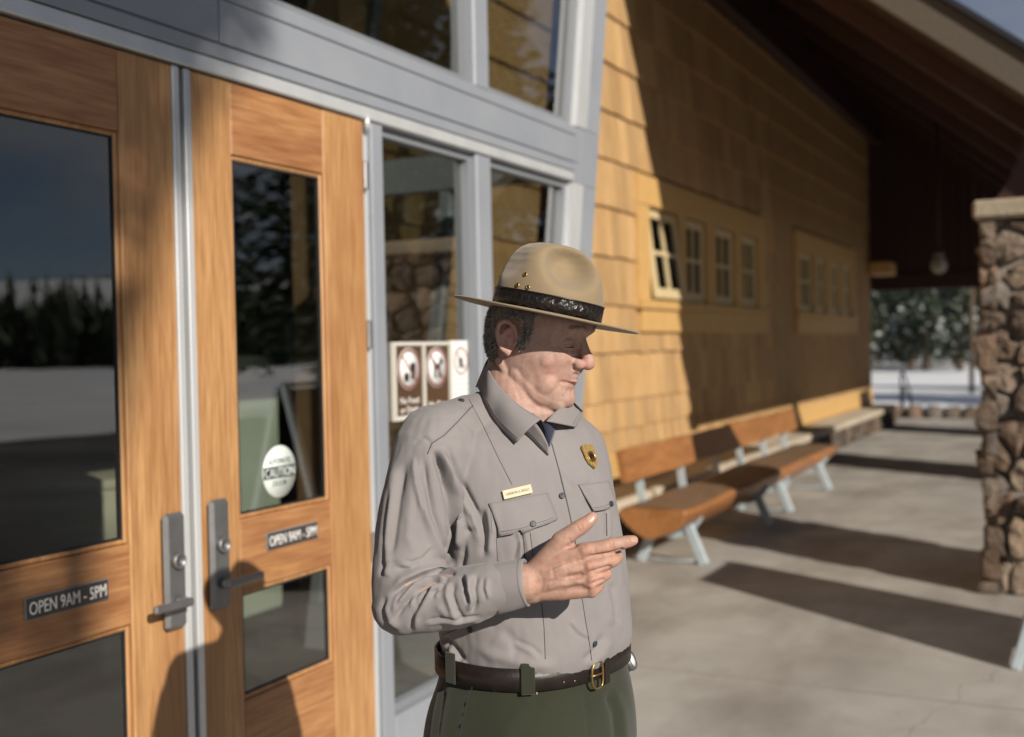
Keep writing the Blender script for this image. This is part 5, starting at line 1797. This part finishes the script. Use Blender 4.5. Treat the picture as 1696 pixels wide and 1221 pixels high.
# long hanging folds of the sleeve
st('fold', [(716, 742), (728, 775), (743, 820), (752, 870), (750, 912)], 5, .0090, None, -1, (.15, .1))
st('fold', [(735, 735), (748, 762), (764, 800), (790, 850), (806, 905)], 4.5, .0060, None, 1, (.2, .25))
st('fold', [(700, 752), (703, 790), (716, 850), (738, 905), (752, 940)], 5, .0055, 'up', 1)
st('fold', [(672, 762), (660, 820), (652, 880), (644, 930)], 6, .0050, 'up', 1)
st('ridge', [(686, 760), (680, 830), (676, 890), (690, 925)], 9, .0045, 'up')
st('fold', [(648, 800), (640, 860), (634, 920), (630, 980)], 4, .0035, 'up', -1)
st('groove', [(760, 880), (772, 878), (790, 882)], 6, .006, 'torso')
st('fold', [(764, 885), (766, 920), (760, 946)], 6, .006, 'torso', 1)
st('fold', [(798, 838), (803, 880), (800, 925)], 5, .0050, 'torso', -1)
# creases at the bend of the elbow
st('fold', [(757, 948), (730, 948), (700, 954), (672, 968), (646, 990)], 4.5, .0085, None, 1, (.1, .3))
st('fold', [(742, 962), (716, 962), (690, 978), (668, 1002), (652, 1030)], 3.6, .0060, 'low', 1)
st('fold', [(724, 958), (706, 980), (684, 1018), (680, 1048)], 3.2, .0048, 'low', -1)
st('fold', [(742, 955), (730, 975), (712, 984)], 3, .0040, 'low', 1)
st('fold', [(764, 952), (772, 972), (775, 1000)], 3.4, .0055, 'low', -1)
st('fold', [(790, 950), (784, 974), (788, 1000), (780, 1018)], 3.2, .0058, 'low', 1)
st('fold', [(752, 962), (748, 985), (757, 1012), (770, 1030)], 3.6, .0040, 'low', 1)
st('ridge', [(722, 1000), (740, 1020), (760, 1032)], 6, .0035, 'low')
st('ridge', [(660, 1005), (676, 985), (694, 972)], 5, .0035, 'low')
st('fold', [(640, 985), (632, 1010), (640, 1035), (660, 1050)], 4, .0040, 'low', -1)
st('fold', [(700, 1030), (730, 1024), (762, 1026), (800, 1020)], 2.5, .0028, 'low', 1)
st('groove', [(628, 950), (640, 935), (670, 930), (700, 938)], 3.5, .0035, 'arm')
st('fold', [(650, 940), (690, 945), (735, 938)], 4, .0040, 'up', -1)
# small sharp creases
st('fold', [(735, 958), (722, 975), (716, 992)], 2.2, .0032, 'low', -1)
st('fold', [(700, 966), (688, 990), (686, 1010)], 2.2, .0030, 'low', 1)
st('fold', [(802, 955), (800, 975), (806, 996)], 2.2, .0030, 'low', -1)
st('fold', [(776, 956), (780, 980), (772, 1004)], 2.0, .0026, 'low', 1)
st('fold', [(655, 1010), (662, 990), (680, 972)], 2.2, .0030, 'low', -1)
st('fold', [(732, 800), (742, 850), (745, 900)], 2.4, .0030, 'up', -1)
st('fold', [(690, 752), (694, 800), (704, 850)], 2.4, .0026, 'up', 1)
st('fold', [(718, 905), (700, 925), (672, 934)], 2.4, .0026, 'up', 1)
st('fold', [(773, 830), (780, 860), (792, 890)], 2.4, .0028, 'torso', 1)
st('fold', [(745, 700), (760, 716), (778, 740)], 2.6, .0020, 'torso', -1)
st('fold', [(850, 930), (858, 900), (862, 885)], 2.4, .0016, 'torso', 1)
st('fold', [(940, 1030), (955, 1050), (975, 1062)], 3.0, .0020, 'torso', -1)
st('fold', [(850, 1060), (880, 1072), (900, 1090)], 3.0, .0020, 'torso', 1)
# sleeve placket at the wrist
st('step', [(734, 1052), (762, 1042), (790, 1030), (826, 1022)], 1.6, .003, 'low', 1, (.1, 0))
# chest: front opening, pockets pleats and pulls
st('step', [(908, 712), (916, 745), (927, 785), (940, 838), (950, 885), (957, 930)], 1.6, .0042, 'torso', 1, (.02, .02))
st('step', [(957, 930), (968, 990), (976, 1040), (983, 1095)], 1.6, .0018, 'torso', 1, (.02, .02))
st('groove', [(899, 985), (903, 1040), (905, 1098)], 1.4, .0012, 'torso', 1, (.05, .05))
st('groove', [(822, 888), (826, 950)], 1.4, .0013, 'torso', 1, (0, 0))
st('fold', [(864, 880), (868, 905), (870, 940)], 2.6, .0040, 'torso', 1, (.02, .1))
st('groove', [(876, 880), (882, 915), (886, 945)], 1.4, .0012, 'torso', 1, (.02, .1))
st('fold', [(1004, 846), (1005, 870), (1004, 892)], 2.0, .0030, 'torso', -1, (.02, .1))
st('groove', [(860, 700), (885, 745), (902, 790)], 6, .0020, 'torso')
st('fold', [(880, 705), (896, 722), (906, 738)], 3, .0028, 'torso', 1)
st('fold', [(735, 1054), (752, 1072), (765, 1090)], 4, .0045, 'torso', 1, (.1, 0))
st('fold', [(742, 1062), (744, 1078), (750, 1092)], 3, .0025, 'torso', -1, (.1, 0))
st('fold', [(830, 1040), (850, 1060), (862, 1085)], 9, .0016, 'torso', 1)
st('ridge', [(780, 1065), (815, 1085), (870, 1100), (930, 1105)], 10, .0050, 'torso')
st('fold', [(1000, 1050), (990, 1075), (965, 1098)], 6, .0035, 'torso', -1)
st('fold', [(1012, 960), (1020, 1000), (1024, 1040)], 6, .0035, 'torso', 1)
st('fold', [(925, 770), (955, 800), (985, 812)], 8, .0020, 'torso', 1)
for s_ in S:
    if s_['k'] == 'fold': s_['d'] *= 1.65
sculpt(shirt, S, masks)
shirt_tree = bvh(shirt)
shirt_o = adopt('shirt', shirt, M_SHIRT, PERSON)

def sheet(name, rows_, mt, parent, thick=.0022):
    """a cloth sheet from a grid of points, given real thickness"""
    n = len(rows_[0]); k = len(rows_)
    v = [p for r in rows_ for p in r]
    m = MB()
    f = [(i * n + j, i * n + j + 1, (i + 1) * n + j + 1, (i + 1) * n + j) for i in range(k - 1) for j in range(n - 1)]
    nn = [Vector((0, 0, 0)) for _ in v]
    for fc in f:
        q = (v[fc[1]] - v[fc[0]]).cross(v[fc[2]] - v[fc[0]])
        for i in fc: nn[i] += q
    cam_dir = Vector((0, 0, 0))
    for i in range(len(v)):
        nn[i].normalize()
    s = sum((nn[i].dot(CAM - v[i]) for i in range(len(v))))
    sg = 1 if s > 0 else -1
    b = [v[i] - nn[i] * sg * thick for i in range(len(v))]
    o = len(v)
    ff = list(f) + [tuple(i + o for i in reversed(fc)) for fc in f]
    edge = [i for i in range(n)] + [i * n + n - 1 for i in range(1, k)] + [(k - 1) * n + j for j in range(n - 2, -1, -1)] + [i * n for i in range(k - 2, 0, -1)]
    for i in range(len(edge)):
        a, c = edge[i], edge[(i + 1) % len(edge)]
        ff.append((a, c, c + o, a + o))
    m.add(v + b, ff, True)
    return obj(name, m, mt, parent)
def curve(pts, n):
    """smooth curve through points"""
    pts = [Vector(p) for p in pts]; out = []
    for i in range(n):
        t = i / (n - 1) * (len(pts) - 1); k = min(int(t), len(pts) - 2); u = t - k
        p0, p1, p2, p3 = pts[max(k - 1, 0)], pts[k], pts[k + 1], pts[min(k + 2, len(pts) - 1)]
        out.append(.5 * ((2 * p1) + (p2 - p0) * u + (2 * p0 - 5 * p1 + 4 * p2 - p3) * u * u + (-p0 + 3 * p1 - 3 * p2 + p3) * u ** 3))
    return out
def on_shirt(x, y, off, Zdef=2.0):
    for k in range(24):          # at the turn of the body, step inward to the last of the cloth
        p, n = hit(shirt_tree, x - (1.0 if x > 880 else -1.0) * k, y, off)
        if p is not None: return p
    return PX(x, y, Zdef)

# collar: near flap, far flap, stand
Ft = curve([PX(806, 602, 2.115), PX(813, 619, 2.02), PX(836, 649, 1.968), PX(866, 675, 1.945), PX(897, 693, 1.935)], 22)
Eb = curve([on_shirt(790, 640, .006, 2.09), on_shirt(800, 668, .006), on_shirt(818, 698, .006), on_shirt(834, 720, .007), on_shirt(851, 738, .008)], 22)
rowsC = []
for j in range(9):
    t = j / 8
    rowsC.append([Ft[i].lerp(Eb[i], t) + (CAM - Ft[i]).normalized() * (.010 * math.sin(math.pi * t)) + Vector((0, 0, .003 * math.sin(math.pi * t))) for i in range(22)])
sheet('collar_flap', rowsC, M_SHIRT, shirt_o, .003)
Ft2 = curve([PX(950, 666, 2.09), PX(938, 670, 2.045), PX(922, 680, 1.995), PX(906, 697, 1.95)], 16)
Eb2 = curve([on_shirt(964, 680, .008, 2.09), on_shirt(961, 690, .008, 2.06), on_shirt(957, 702, .008, 2.03), on_shirt(951, 713, .009)], 16)
rowsC = []
for j in range(7):
    t = j / 6
    rowsC.append([Ft2[i].lerp(Eb2[i], t) + (CAM - Ft2[i]).normalized() * (.007 * math.sin(math.pi * t)) for i in range(16)])
sheet('collar_flap', rowsC, M_SHIRT, shirt_o, .003)
# back of the collar, round behind the neck
nkc = PB + R0 * .012 + F0 * .018
bk_t = curve([PX(806, 602, 2.115), PX(818, 592, 2.16), PX(860, 606, 2.19), PX(915, 640, 2.16), PX(950, 666, 2.09)], 20)
bk_b = curve([PX(790, 642, 2.10), PX(800, 640, 2.17), PX(860, 650, 2.21), PX(930, 680, 2.18), PX(966, 682, 2.10)], 20)
sheet('collar_back', [[bk_t[i].lerp(bk_b[i], j / 5) for i in range(20)] for j in range(6)], M_SHIRT, shirt_o, .003)
# undershirt at the open neck
m = MB()
un = curve([PX(880, 684, 1.985), PX(893, 694, 1.962), PX(904, 704, 1.955), PX(914, 690, 1.985)], 12)
ul = curve([on_shirt(878, 704, .001), on_shirt(896, 720, .0015), on_shirt(909, 742, .0015), on_shirt(922, 706, .0015)], 12)
sheet('undershirt', [[un[i].lerp(ul[i], j / 4) for i in range(12)] for j in range(5)], M_NAVY, PERSON, .002)
# placket edge of the collar stand
a_ = curve([PX(868, 684, 1.948), PX(884, 699, 1.944), PX(897, 716, 1.944), PX(907, 738, 1.946)], 12)
b_ = curve([on_shirt(858, 712, .004), on_shirt(876, 726, .004), on_shirt(892, 742, .004), on_shirt(907, 756, .003)], 12)
sheet('facing', [[a_[i].lerp(b_[i], j / 4) for i in range(12)] for j in range(5)], M_SHIRT, shirt_o, .002)

def patch(name, quad, mt, parent, off, nx=14, ny=8, bow=0.0, puff=.002, thick=.0022, edge_fn=None):
    """cloth patch lying on the shirt; quad: tl, tr, br, bl in the view"""
    tl, tr, br, bl = [np.array(q, float) for q in quad]
    rows_ = []
    for j in range(ny + 1):
        t = j / ny; row = []
        for i in range(nx + 1):
            s = i / nx
            q = (tl * (1 - s) + tr * s) * (1 - t) + (bl * (1 - s) + br * s) * t
            if edge_fn: q = q + np.array(edge_fn(s)) * t
            p = on_shirt(q[0], q[1], off * (.35 + .65 * t) + puff * math.sin(math.pi * s) * math.sin(math.pi * min(1, t * .8)))
            row.append(p)
        rows_.append(row)
    return sheet(name, rows_, mt, parent, thick)
scal = lambda d: (lambda s: (0, d * (1 - abs(2 * s - 1) ** 1.5)))
patch('pocket_flap', [(809.5, 834), (906, 816), (921, 861), (826, 888)], M_SHIRT, shirt_o, .0075, edge_fn=scal(5))
patch('pocket_flap', [(957, 803), (1007, 797), (1015, 835), (979, 848)], M_SHIRT, shirt_o, .0075, edge_fn=scal(4))

def disc(name, x, y, r, mt, parent, off, h=.0018, tree_=None, holes=False):
    p, n = hit(tree_ or shirt_tree, x, y, off)
    if p is None: return None
    m = MB().lathe(p, n, (0, 0, 1) if abs(n.z) < .9 else (1, 0, 0), [(r, 0), (r, h * .7), (r * .85, h), (r * .62, h * .75), (.0004, h * .75)], 18)
    return obj(name, m, mt, parent)
for x, y, off in ((764, 664, .001), (930, 821, .002), (984, 1066, .002), (879.5, 869, .0095), (1005, 836, .0095), (779, 1043, .001), (957, 908, .002)):
    disc('button', x, y, .0052, M_BUTTON, shirt_o, off)
# epaulette-style shoulder tab seam
# cuff
def cuff():
    ax_ = (WRI - ELB).normalized()
    c0 = ELB.lerp(WRI, .775); c1 = ELB.lerp(WRI, 1.02)
    s = ax_.cross(Vector((0, 0, 1))).normalized(); q = s.cross(ax_)
    rows_ = []
    N = 40
    m = MB(); v = []; f = []
    prof = [(-.02, .036), (0, .0385), (.12, .0392), (.5, .0384), (.9, .0366), (1.0, .0362), (1.02, .0350), (.98, .0325), (.6, .031), (.2, .030)]
    for t, r in prof:
        c = c0.lerp(c1, t)
        for k in range(N):
            a = 2 * math.pi * k / N
            w = 1 + .03 * math.sin(a * 3 + t * 2) + .02 * math.sin(5 * a + 1)
            v.append(c + (s * math.cos(a) * .86 + q * math.sin(a) * 1.02) * r * w + ax_ * (.004 * math.sin(a + .5) if t > .5 else 0))
    for i in range(len(prof) - 1):
        for k in range(N):
            k2 = (k + 1) % N
            f.append((i * N + k, i * N + k2, (i + 1) * N + k2, (i + 1) * N + k))
    m.add(v, f, True)
    o = obj('cuff', m, M_SHIRT, shirt_o)
    m = MB()
    for t in (.06, .93):
        c = c0.lerp(c1, t); pts = []
        for k in range(N + 1):
            a = 2 * math.pi * k / N
            w = 1 + .03 * math.sin(a * 3 + t * 2) + .02 * math.sin(5 * a + 1)
            pts.append(c + (s * math.cos(a) * .86 + q * math.sin(a) * 1.02) * (.0392 if t < .5 else .0366) * w)
        m.tube(pts, .0006, 5)
    obj('cuff_seam', m, M_STITCH, shirt_o)
    tr = BVHTree.FromPolygons([Vector(p) for p in v], f)
    for x, y in ((843, 1019),):
        p, n = hit(tr, x, y, .0005)
        if p is not None:
            obj('button', MB().lathe(p, n, (0, 0, 1), [(.0052, 0), (.0052, .0013), (.0044, .0018), (.003, .0013), (.0004, .0013)], 18), M_BUTTON, shirt_o)
cuff()

# ---- seams and hems as raised threads lying on the cloth
M_SEAMS = mat('seam_shadow_thread', (.075, .068, .072), rough=.95)
def seam(pts, r=.0008, mt=None, off=.0002, tree_=None, parent=None, step=5.0):
    out = []
    for k in range(len(pts) - 1):
        L = math.hypot(pts[k + 1][0] - pts[k][0], pts[k + 1][1] - pts[k][1]); n = max(1, int(L / step))
        for i in range(n): out.append((pts[k][0] + (pts[k + 1][0] - pts[k][0]) * i / n, pts[k][1] + (pts[k + 1][1] - pts[k][1]) * i / n))
    out.append(pts[-1])
    w = []
    for x, y in out:
        p, n = hit(tree_ or shirt_tree, x, y, off)
        if p is not None and (not w or (p - w[-1]).length < .03): w.append(p)
    if len(w) > 2: obj('seam', MB().tube(w, r, 6), mt or M_SEAMS, parent or shirt_o)
seam([(783, 672), (757, 700), (735, 722), (716, 734), (708, 752)])
seam([(777, 662), (800, 705), (826, 760), (848, 803)], .0006)
seam([(908, 716), (916, 745), (927, 785), (940, 838), (950, 885), (957, 925)], .0014)
seam([(963, 985), (970, 1030), (976, 1065), (980, 1094)], .0008)
seam([(897, 1000), (901, 1040), (903, 1092)], .0008)
seam([(822, 890), (825, 950)], .0006)
seam([(866, 884), (870, 930)], .0014); seam([(878, 882), (884, 930)], .0006)
seam([(1004, 850), (1005, 888)], .0010)
seam([(734, 1051), (762, 1041), (790, 1030), (815, 1023)], .0007)
seam([(815, 884), (812, 838), (900, 822)], .0004)

def edge_stitch(sheet_o, n_cols, row, inset=.0003):
    M_ = ROOTM[PERSON.name]; vs = [M_ @ v.co for v in sheet_o.data.vertices]
    pts = [vs[row * n_cols + i] + (CAM - vs[row * n_cols + i]).normalized() * .0006 for i in range(1, n_cols - 1)]
    obj('seam', MB().tube(pts, .00045, 5), M_STITCH, shirt_o)
for o_ in [k for k in bpy.data.objects if k.name.startswith('pocket_flap')]: edge_stitch(o_, 15, 7)
edge_stitch(bpy.data.objects['collar_flap'], 22, 7); edge_stitch(bpy.data.objects['collar_flap.001'], 16, 5)

# ---- badge and name plate
p, n = hit(shirt_tree, 975, 757, .003)
upv = (Vector((0, 0, 1)) - n * n.z).normalized(); rtv = upv.cross(n)
shape = [(0, .024), (.006, .021), (.013, .023), (.017, .017), (.0155, .008), (.016, -.004), (.012, -.014), (0, -.025), (-.012, -.014), (-.016, -.004), (-.0155, .008), (-.017, .017), (-.013, .023), (-.006, .021)]
m = MB().prism([p + rtv * a * .95 + upv * b * .95 for a, b in shape], n * .003)
badge = obj('badge', m, M_GOLD, PERSON)
m = MB().lathe(p + n * .003 - upv * .002, n, upv, [(.0105, 0), (.0105, .0014), (.0085, .0022), (.0085, .001), (.0004, .0016)], 20)
obj('badge_seal', m, M_BRASS, badge)
# grazing animal in the middle of the shield, as dark relief
m = MB()
q = lambda a, b: p + n * .0052 + rtv * a + upv * b
m.prism([q(-.006, -.003), q(-.006, .002), q(-.002, .004), q(.004, .002), q(.006, -.001), q(.006, -.004), q(.003, -.003), q(.003, -.007), q(.0015, -.007), q(.001, -.003), q(-.003, -.003), q(-.003, -.007), q(-.0045, -.007)], n * .0006)
obj('badge_emblem', m, M_LEATHER, badge)
p, n = hit(shirt_tree, 856, 815, .004)
a_ = (on_shirt(878, 810, .004) - on_shirt(834, 820, .004)).normalized(); a_ = (a_ - n * a_.dot(n)).normalized(); b_ = n.cross(a_)
plate = obj('name_plate', MB().box(p, (.0255, .0075, .0009), (a_, b_, n), .0006), M_TAGM, PERSON)
lettering('CAMERON H. SHOLLY', .0062, p + n * .0012, a_, b_, M_LEATHER, plate, .043, extrude=.0002)

# ---- trousers, belt, watch
PEL = [(.60, .022, .0, 50, .16, .12, .12), (.80, .022, .0, 50, .206, .140, .150), (.90, .022, .0, 50, .216, .156, .164), (.98, .022, .0, 50, .206, .158, .154), (1.05, .022, .0, 50, .184, .154, .133), (1.10, .022, .0, 50, .178, .152, .130)]
def build_trousers():
    mb = MB()
    loft(mb, [ring_at(z, 1.0, 64, 2.3, PEL) for z in np.arange(.76, 1.0951, .0167)])
    fh, lh = facing(50)
    for s in (-1, 1):
        h = PB + R0 * .022 + lh * (.098 * s)
        limb(mb, [h + Vector((0, 0, .90)), h + Vector((0, 0, .76)), h + fh * .015 + Vector((0, 0, .48)), h - fh * .01 + Vector((0, 0, .06))], [.112, .108, .088, .082], 26)
    return fuse('trousers', mb, .0055, 6, .5)
trousers = build_trousers()
drape(trousers, .003, (14, 14, 6), 3.0)
T = []
S = T
st('groove', [(968, 1145), (972, 1180), (975, 1221)], 2.2, .0030, None, 1, (.05, 0))
st('step', [(777, 1142), (770, 1170), (758, 1221), (752, 1250)], 2.5, .008, None, -1, (.05, 0))
st('fold', [(735, 1140), (728, 1180), (722, 1221)], 4, .004, None, 1, (.1, 0))
st('step', [(748, 1120), (790, 1138), (850, 1146), (930, 1146), (985, 1138)], 1.5, .0015, None, 1, (.05, .05))
st('fold', [(1005, 1150), (1018, 1180), (1022, 1221)], 6, .005, None, -1, (.1, 0))
st('fold', [(900, 1160), (880, 1190), (860, 1221)], 10, .003, None, 1, (.2, 0))
sculpt(trousers, T, {})
tr_tree = bvh(trousers)
trousers_o = adopt('trousers', trousers, M_PANTS, PERSON)
def waist_ring(z0, z1, off, t, tilt=0.0):
    m = MB(); v, f = [], []
    N = 96
    prof = [(z0, off), (z1, off), (z1, off - t), (z0, off - t)]
    for k in range(N):
        for z, o in prof:
            cx, cy, yaw, a, bf, bb = interp(PEL, 1.055)
            fo, le = facing(yaw); th = 2 * math.pi * k / N; s, c = math.sin(th), math.cos(th); pw = 2 / 2.3
            q = PB + R0 * cx + F0 * cy + le * ((a + o) * math.copysign(abs(s) ** pw, s)) + fo * (((bf if c > 0 else bb) + o) * math.copysign(abs(c) ** pw, c))
            v.append(Vector((q.x, q.y, z + tilt * c)))
    for k in range(N):
        k2 = (k + 1) % N
        for j in range(4):
            j2 = (j + 1) % 4
            f.append((k * 4 + j, k * 4 + j2, k2 * 4 + j2, k2 * 4 + j))
    return m.add(v, f, True), v, f
mbelt, bv, bf_ = waist_ring(1.058, 1.095, .0075, .004, -.004)
belt_o = obj('belt', mbelt, M_LEATHER, PERSON)
belt_tree = BVHTree.FromPolygons(bv, bf_)
# buckle: brass D ring and prong
p, n = hit(belt_tree, 984, 1117, .002)
upv = (Vector((0, 0, 1)) - n * n.z).normalized(); rtv = upv.cross(n)
pts = []
for k in range(25):
    a = 2 * math.pi * k / 24
    X = -.0145 * math.copysign(abs(math.cos(a)) ** (.45 if math.cos(a) < 0 else .9), math.cos(a)); Y = .0225 * math.copysign(abs(math.sin(a)) ** .7, math.sin(a))
    pts.append(p + rtv * X + upv * Y + n * .0055)
bk = obj('buckle', MB().tube(pts, .0021, 8, False), M_BRASS, belt_o)
obj('prong', MB().tube([p - rtv * .016 + n * .003, p + n * .005, p + rtv * .017 + n * .004], .0018, 7), M_BRASS, belt_o)
obj('belt_keeper', MB().box(p + rtv * .030 + n * .001, (.006, .0215, .003), (rtv, upv, n), .001), M_LEATHER, belt_o)
for x, y in ((934, 1130), (952, 1128), (1004, 1105)):
    p, n = hit(belt_tree, x, y, .0004)
    if p is not None: obj('belt_hole', MB().lathe(p, n, (0, 0, 1), [(.0018, 0), (.0018, .0004)], 10), M_BRASS, belt_o)
# belt loops
for x, y in ((874, 1126), (748, 1108)):
    p, n = hit(belt_tree, x, y - 4, .0028)
    if p is None: continue
    upv = (Vector((0, 0, 1)) - n * n.z).normalized(); rtv = upv.cross(n)
    obj('belt_loop', MB().box(p - upv * .002, (.0115, .026, .0022), (rtv, upv, n), .0012), M_PANTS, trousers_o)
# stitches below the waistband
for x, y in ((782, 1139), (819, 1142), (889, 1147)):
    p, n = hit(tr_tree, x, y, .0006)
    if p is not None:
        upv = (Vector((0, 0, 1)) - n * n.z).normalized()
        obj('bar_tack', MB().bar(p - upv * .003, p + upv * .003, .0012, .0012, n), M_TAGM, trousers_o)
# watch on the left wrist
wd = (LWRI - LELB).normalized()
ws = wd.cross(Vector((0, 0, 1))).normalized(); wq = ws.cross(wd)
wc = LWRI - wd * .004
watch = obj('watch', MB().lathe(wc, wd, ws, [(.0335, -.010), (.0350, 0), (.0335, .010), (.0305, .010), (.0305, -.010), (.0335, -.010)], 28, False), M_DARKMETAL, PERSON)
out = (R0 * .85 - F0 * .5 + Vector((0, 0, .1))); out = (out - wd * out.dot(wd)).normalized()
obj('watch_case', MB().lathe(wc + out * .032, out, wd, [(.020, 0), (.0205, .004), (.019, .009), (.0165, .010), (.0004, .010)], 28), M_HANDLE, watch)
obj('watch_face', MB().lathe(wc + out * .0423, out, wd, [(.0155, 0), (.0004, .0006)], 24), M_WHITE, watch)
# boots
fh, lh = facing(50)
for s in (-1, 1):
    h = PB + R0 * .022 + lh * (.098 * s)
    m = MB()
    limb(m, [h - fh * .07 + Vector((0, 0, .052)), h + fh * .05 + Vector((0, 0, .05)), h + fh * .16 + Vector((0, 0, .042))], [.046, .046, .038], 18)
    limb(m, [h - fh * .03 + Vector((0, 0, .06)), h - fh * .03 + Vector((0, 0, .16))], [.05, .05], 18)
    b_o = adopt('boot', fuse('boot', m, .006, 3), M_BOOT, PERSON)
    obj('sole', MB().prism([h + fh * (.035 + .165 * math.cos(a)) * 1 + lh * (.048 * math.sin(a)) + Vector((0, 0, .001)) for a in np.linspace(0, 2 * math.pi, 24, endpoint=False)], (0, 0, .022)), M_GASKET, b_o)

# ---- hat
HATC = HD(-.002, .0144, .0473)
tf0 = R0 * math.sin(math.radians(64)) - F0 * math.cos(math.radians(64))
ht_ = math.radians(12.6)
TU = (Vector((0, 0, 1)) * math.cos(ht_) + R0 * math.sin(ht_) + F0 * -.000).normalized()
TF = (tf0 - TU * tf0.dot(TU)).normalized()
TL = TU.cross(TF)
def HT(x, y, z): return HATC + TL * x + TF * y + TU * z
CA, CB, CH = .1005, .0865, .128
CPROF = [(0, 1.0), (.10, .995), (.25, .985), (.42, .965), (.58, .925), (.70, .875), (.80, .80), (.88, .70), (.94, .57), (.98, .40), (1.0, .22), (1.005, .08)]
def crown_pt(h, t):
    hs = [c[0] for c in CPROF]
    r = np.interp(h, hs, [c[1] for c in CPROF])
    x, y, z = CB * r * math.sin(t), CA * r * math.cos(t), CH * h
    # four dents pinch the top into a peak
    for q in (.80, -.80, math.pi - .85, math.pi + .85):
        dx, dy, dz = CB * .80 * math.sin(q), CA * .80 * math.cos(q), CH * .74
        front = abs(q) < 1.2
        r2 = ((x - dx) ** 2 + (y - dy) ** 2) / (.040 if front else .034) ** 2 + ((z - dz + (0 if front else .012)) / (.038 if front else .030)) ** 2
        g = math.exp(-r2 ** 1.6)
        dep = .050 if front else .009
        x -= math.sin(q) * dep * g; y -= math.cos(q) * dep * g; z -= dep * .25 * g
    return HT(x, y, z)
m = MB(); v, f = [], []
N, K = 120, 60
for i in range(K + 1):
    h = 1.005 * (1 - (1 - i / K) ** 1.7)
    for k in range(N): v.append(crown_pt(h, 2 * math.pi * k / N))
for i in range(K):
    for k in range(N):
        k2 = (k + 1) % N
        f.append((i * N + k, i * N + k2, (i + 1) * N + k2, (i + 1) * N + k))
f.append(tuple(K * N + k for k in range(N)))
m.add(v, f, True)
hat = obj('hat', m, M_FELT, PERSON)
crown_tree = BVHTree.FromPolygons(v, f)
m = MB(); v, f = [], []
BA, BB = .171, .160
prof = [(.0, -.0005), (.30, -.0008), (.65, -.0012), (.97, -.0012), (1.0, .0006), (.985, .0026), (.65, .0022), (.30, .0026), (.05, .005)]
for t_, z in prof:
    for k in range(N):
        a = 2 * math.pi * k / N
        rx = CB * .97 + (BB - CB * .97) * t_; ry = CA * .97 + (BA - CA * .97) * t_
        wob = .0014 * math.sin(2 * a + .6) * t_
        v.append(HT(rx * math.sin(a), ry * math.cos(a), z + wob))
for i in range(len(prof) - 1):
    for k in range(N):
        k2 = (k + 1) % N
        f.append((i * N + k, i * N + k2, (i + 1) * N + k2, (i + 1) * N + k))
m.add(v, f, True)
obj('hat_brim', m, M_FELT, hat)
# embossed leather band
def band_mat():
    m = mat('embossed_hat_band', (.008, .006, .006), (.014, .010, .009), 80, rough=.26, rough2=.42, rnd_off=False)
    nt = m.node_tree; b = nt.nodes['Principled BSDF']
    tc = nt.nodes.new('ShaderNodeTexCoord'); vo = nt.nodes.new('ShaderNodeTexVoronoi'); vo.inputs['Scale'].default_value = 120
    no = nt.nodes.new('ShaderNodeTexNoise'); no.inputs['Scale'].default_value = 150; no.inputs['Detail'].default_value = 3
    ad = nt.nodes.new('ShaderNodeMath'); bp = nt.nodes.new('ShaderNodeBump'); bp.inputs['Strength'].default_value = .9; bp.inputs['Distance'].default_value = .0022
    nt.links.new(tc.outputs['Object'], vo.inputs['Vector']); nt.links.new(tc.outputs['Object'], no.inputs['Vector'])
    nt.links.new(vo.outputs['Distance'], ad.inputs[0]); nt.links.new(no.outputs['Fac'], ad.inputs[1]); nt.links.new(ad.outputs[0], bp.inputs['Height'])
    nt.links.new(bp.outputs[0], b.inputs['Normal'])
    return m
M_BAND = band_mat()
M_BANDS = mat('plain_hat_band', (.010, .007, .007), rough=.35)
def band(z0, z1, off, mt, name):
    m = MB(); v, f = [], []
    prof = [(z0, off), (z1, off), (z1, off - .003), (z0, off - .003)]
    for k in range(N):
        a = 2 * math.pi * k / N
        for z, o in prof: v.append(HT((CB + o) * math.sin(a), (CA + o) * math.cos(a), z))
    for k in range(N):
        k2 = (k + 1) % N
        for j in range(4):
            j2 = (j + 1) % 4
            f.append((k * 4 + j, k * 4 + j2, k2 * 4 + j2, k2 * 4 + j))
    m.add(v, f, True)
    return obj(name, m, mt, hat)
band(.0055, .0315, .0014, M_BAND, 'hat_band')
band(.0028, .0054, .0020, M_BANDS, 'band_edge')
band(.0316, .0342, .0020, M_BANDS, 'band_edge')
for x, y in ((870, 455), (857, 472.5), (874.5, 476)):
    p, n = hit(crown_tree, x, y, .0002)
    if p is not None:
        obj('eyelet', MB().lathe(p, n, (0, 0, 1), [(.0018, .0008), (.0028, .0016), (.0042, .0012), (.0046, 0)], 16, False), M_BRASS, hat)
        obj('eyelet_hole', MB().lathe(p, n, (0, 0, 1), [(.0020, 0), (.0020, .0003)], 12), M_INK, hat)
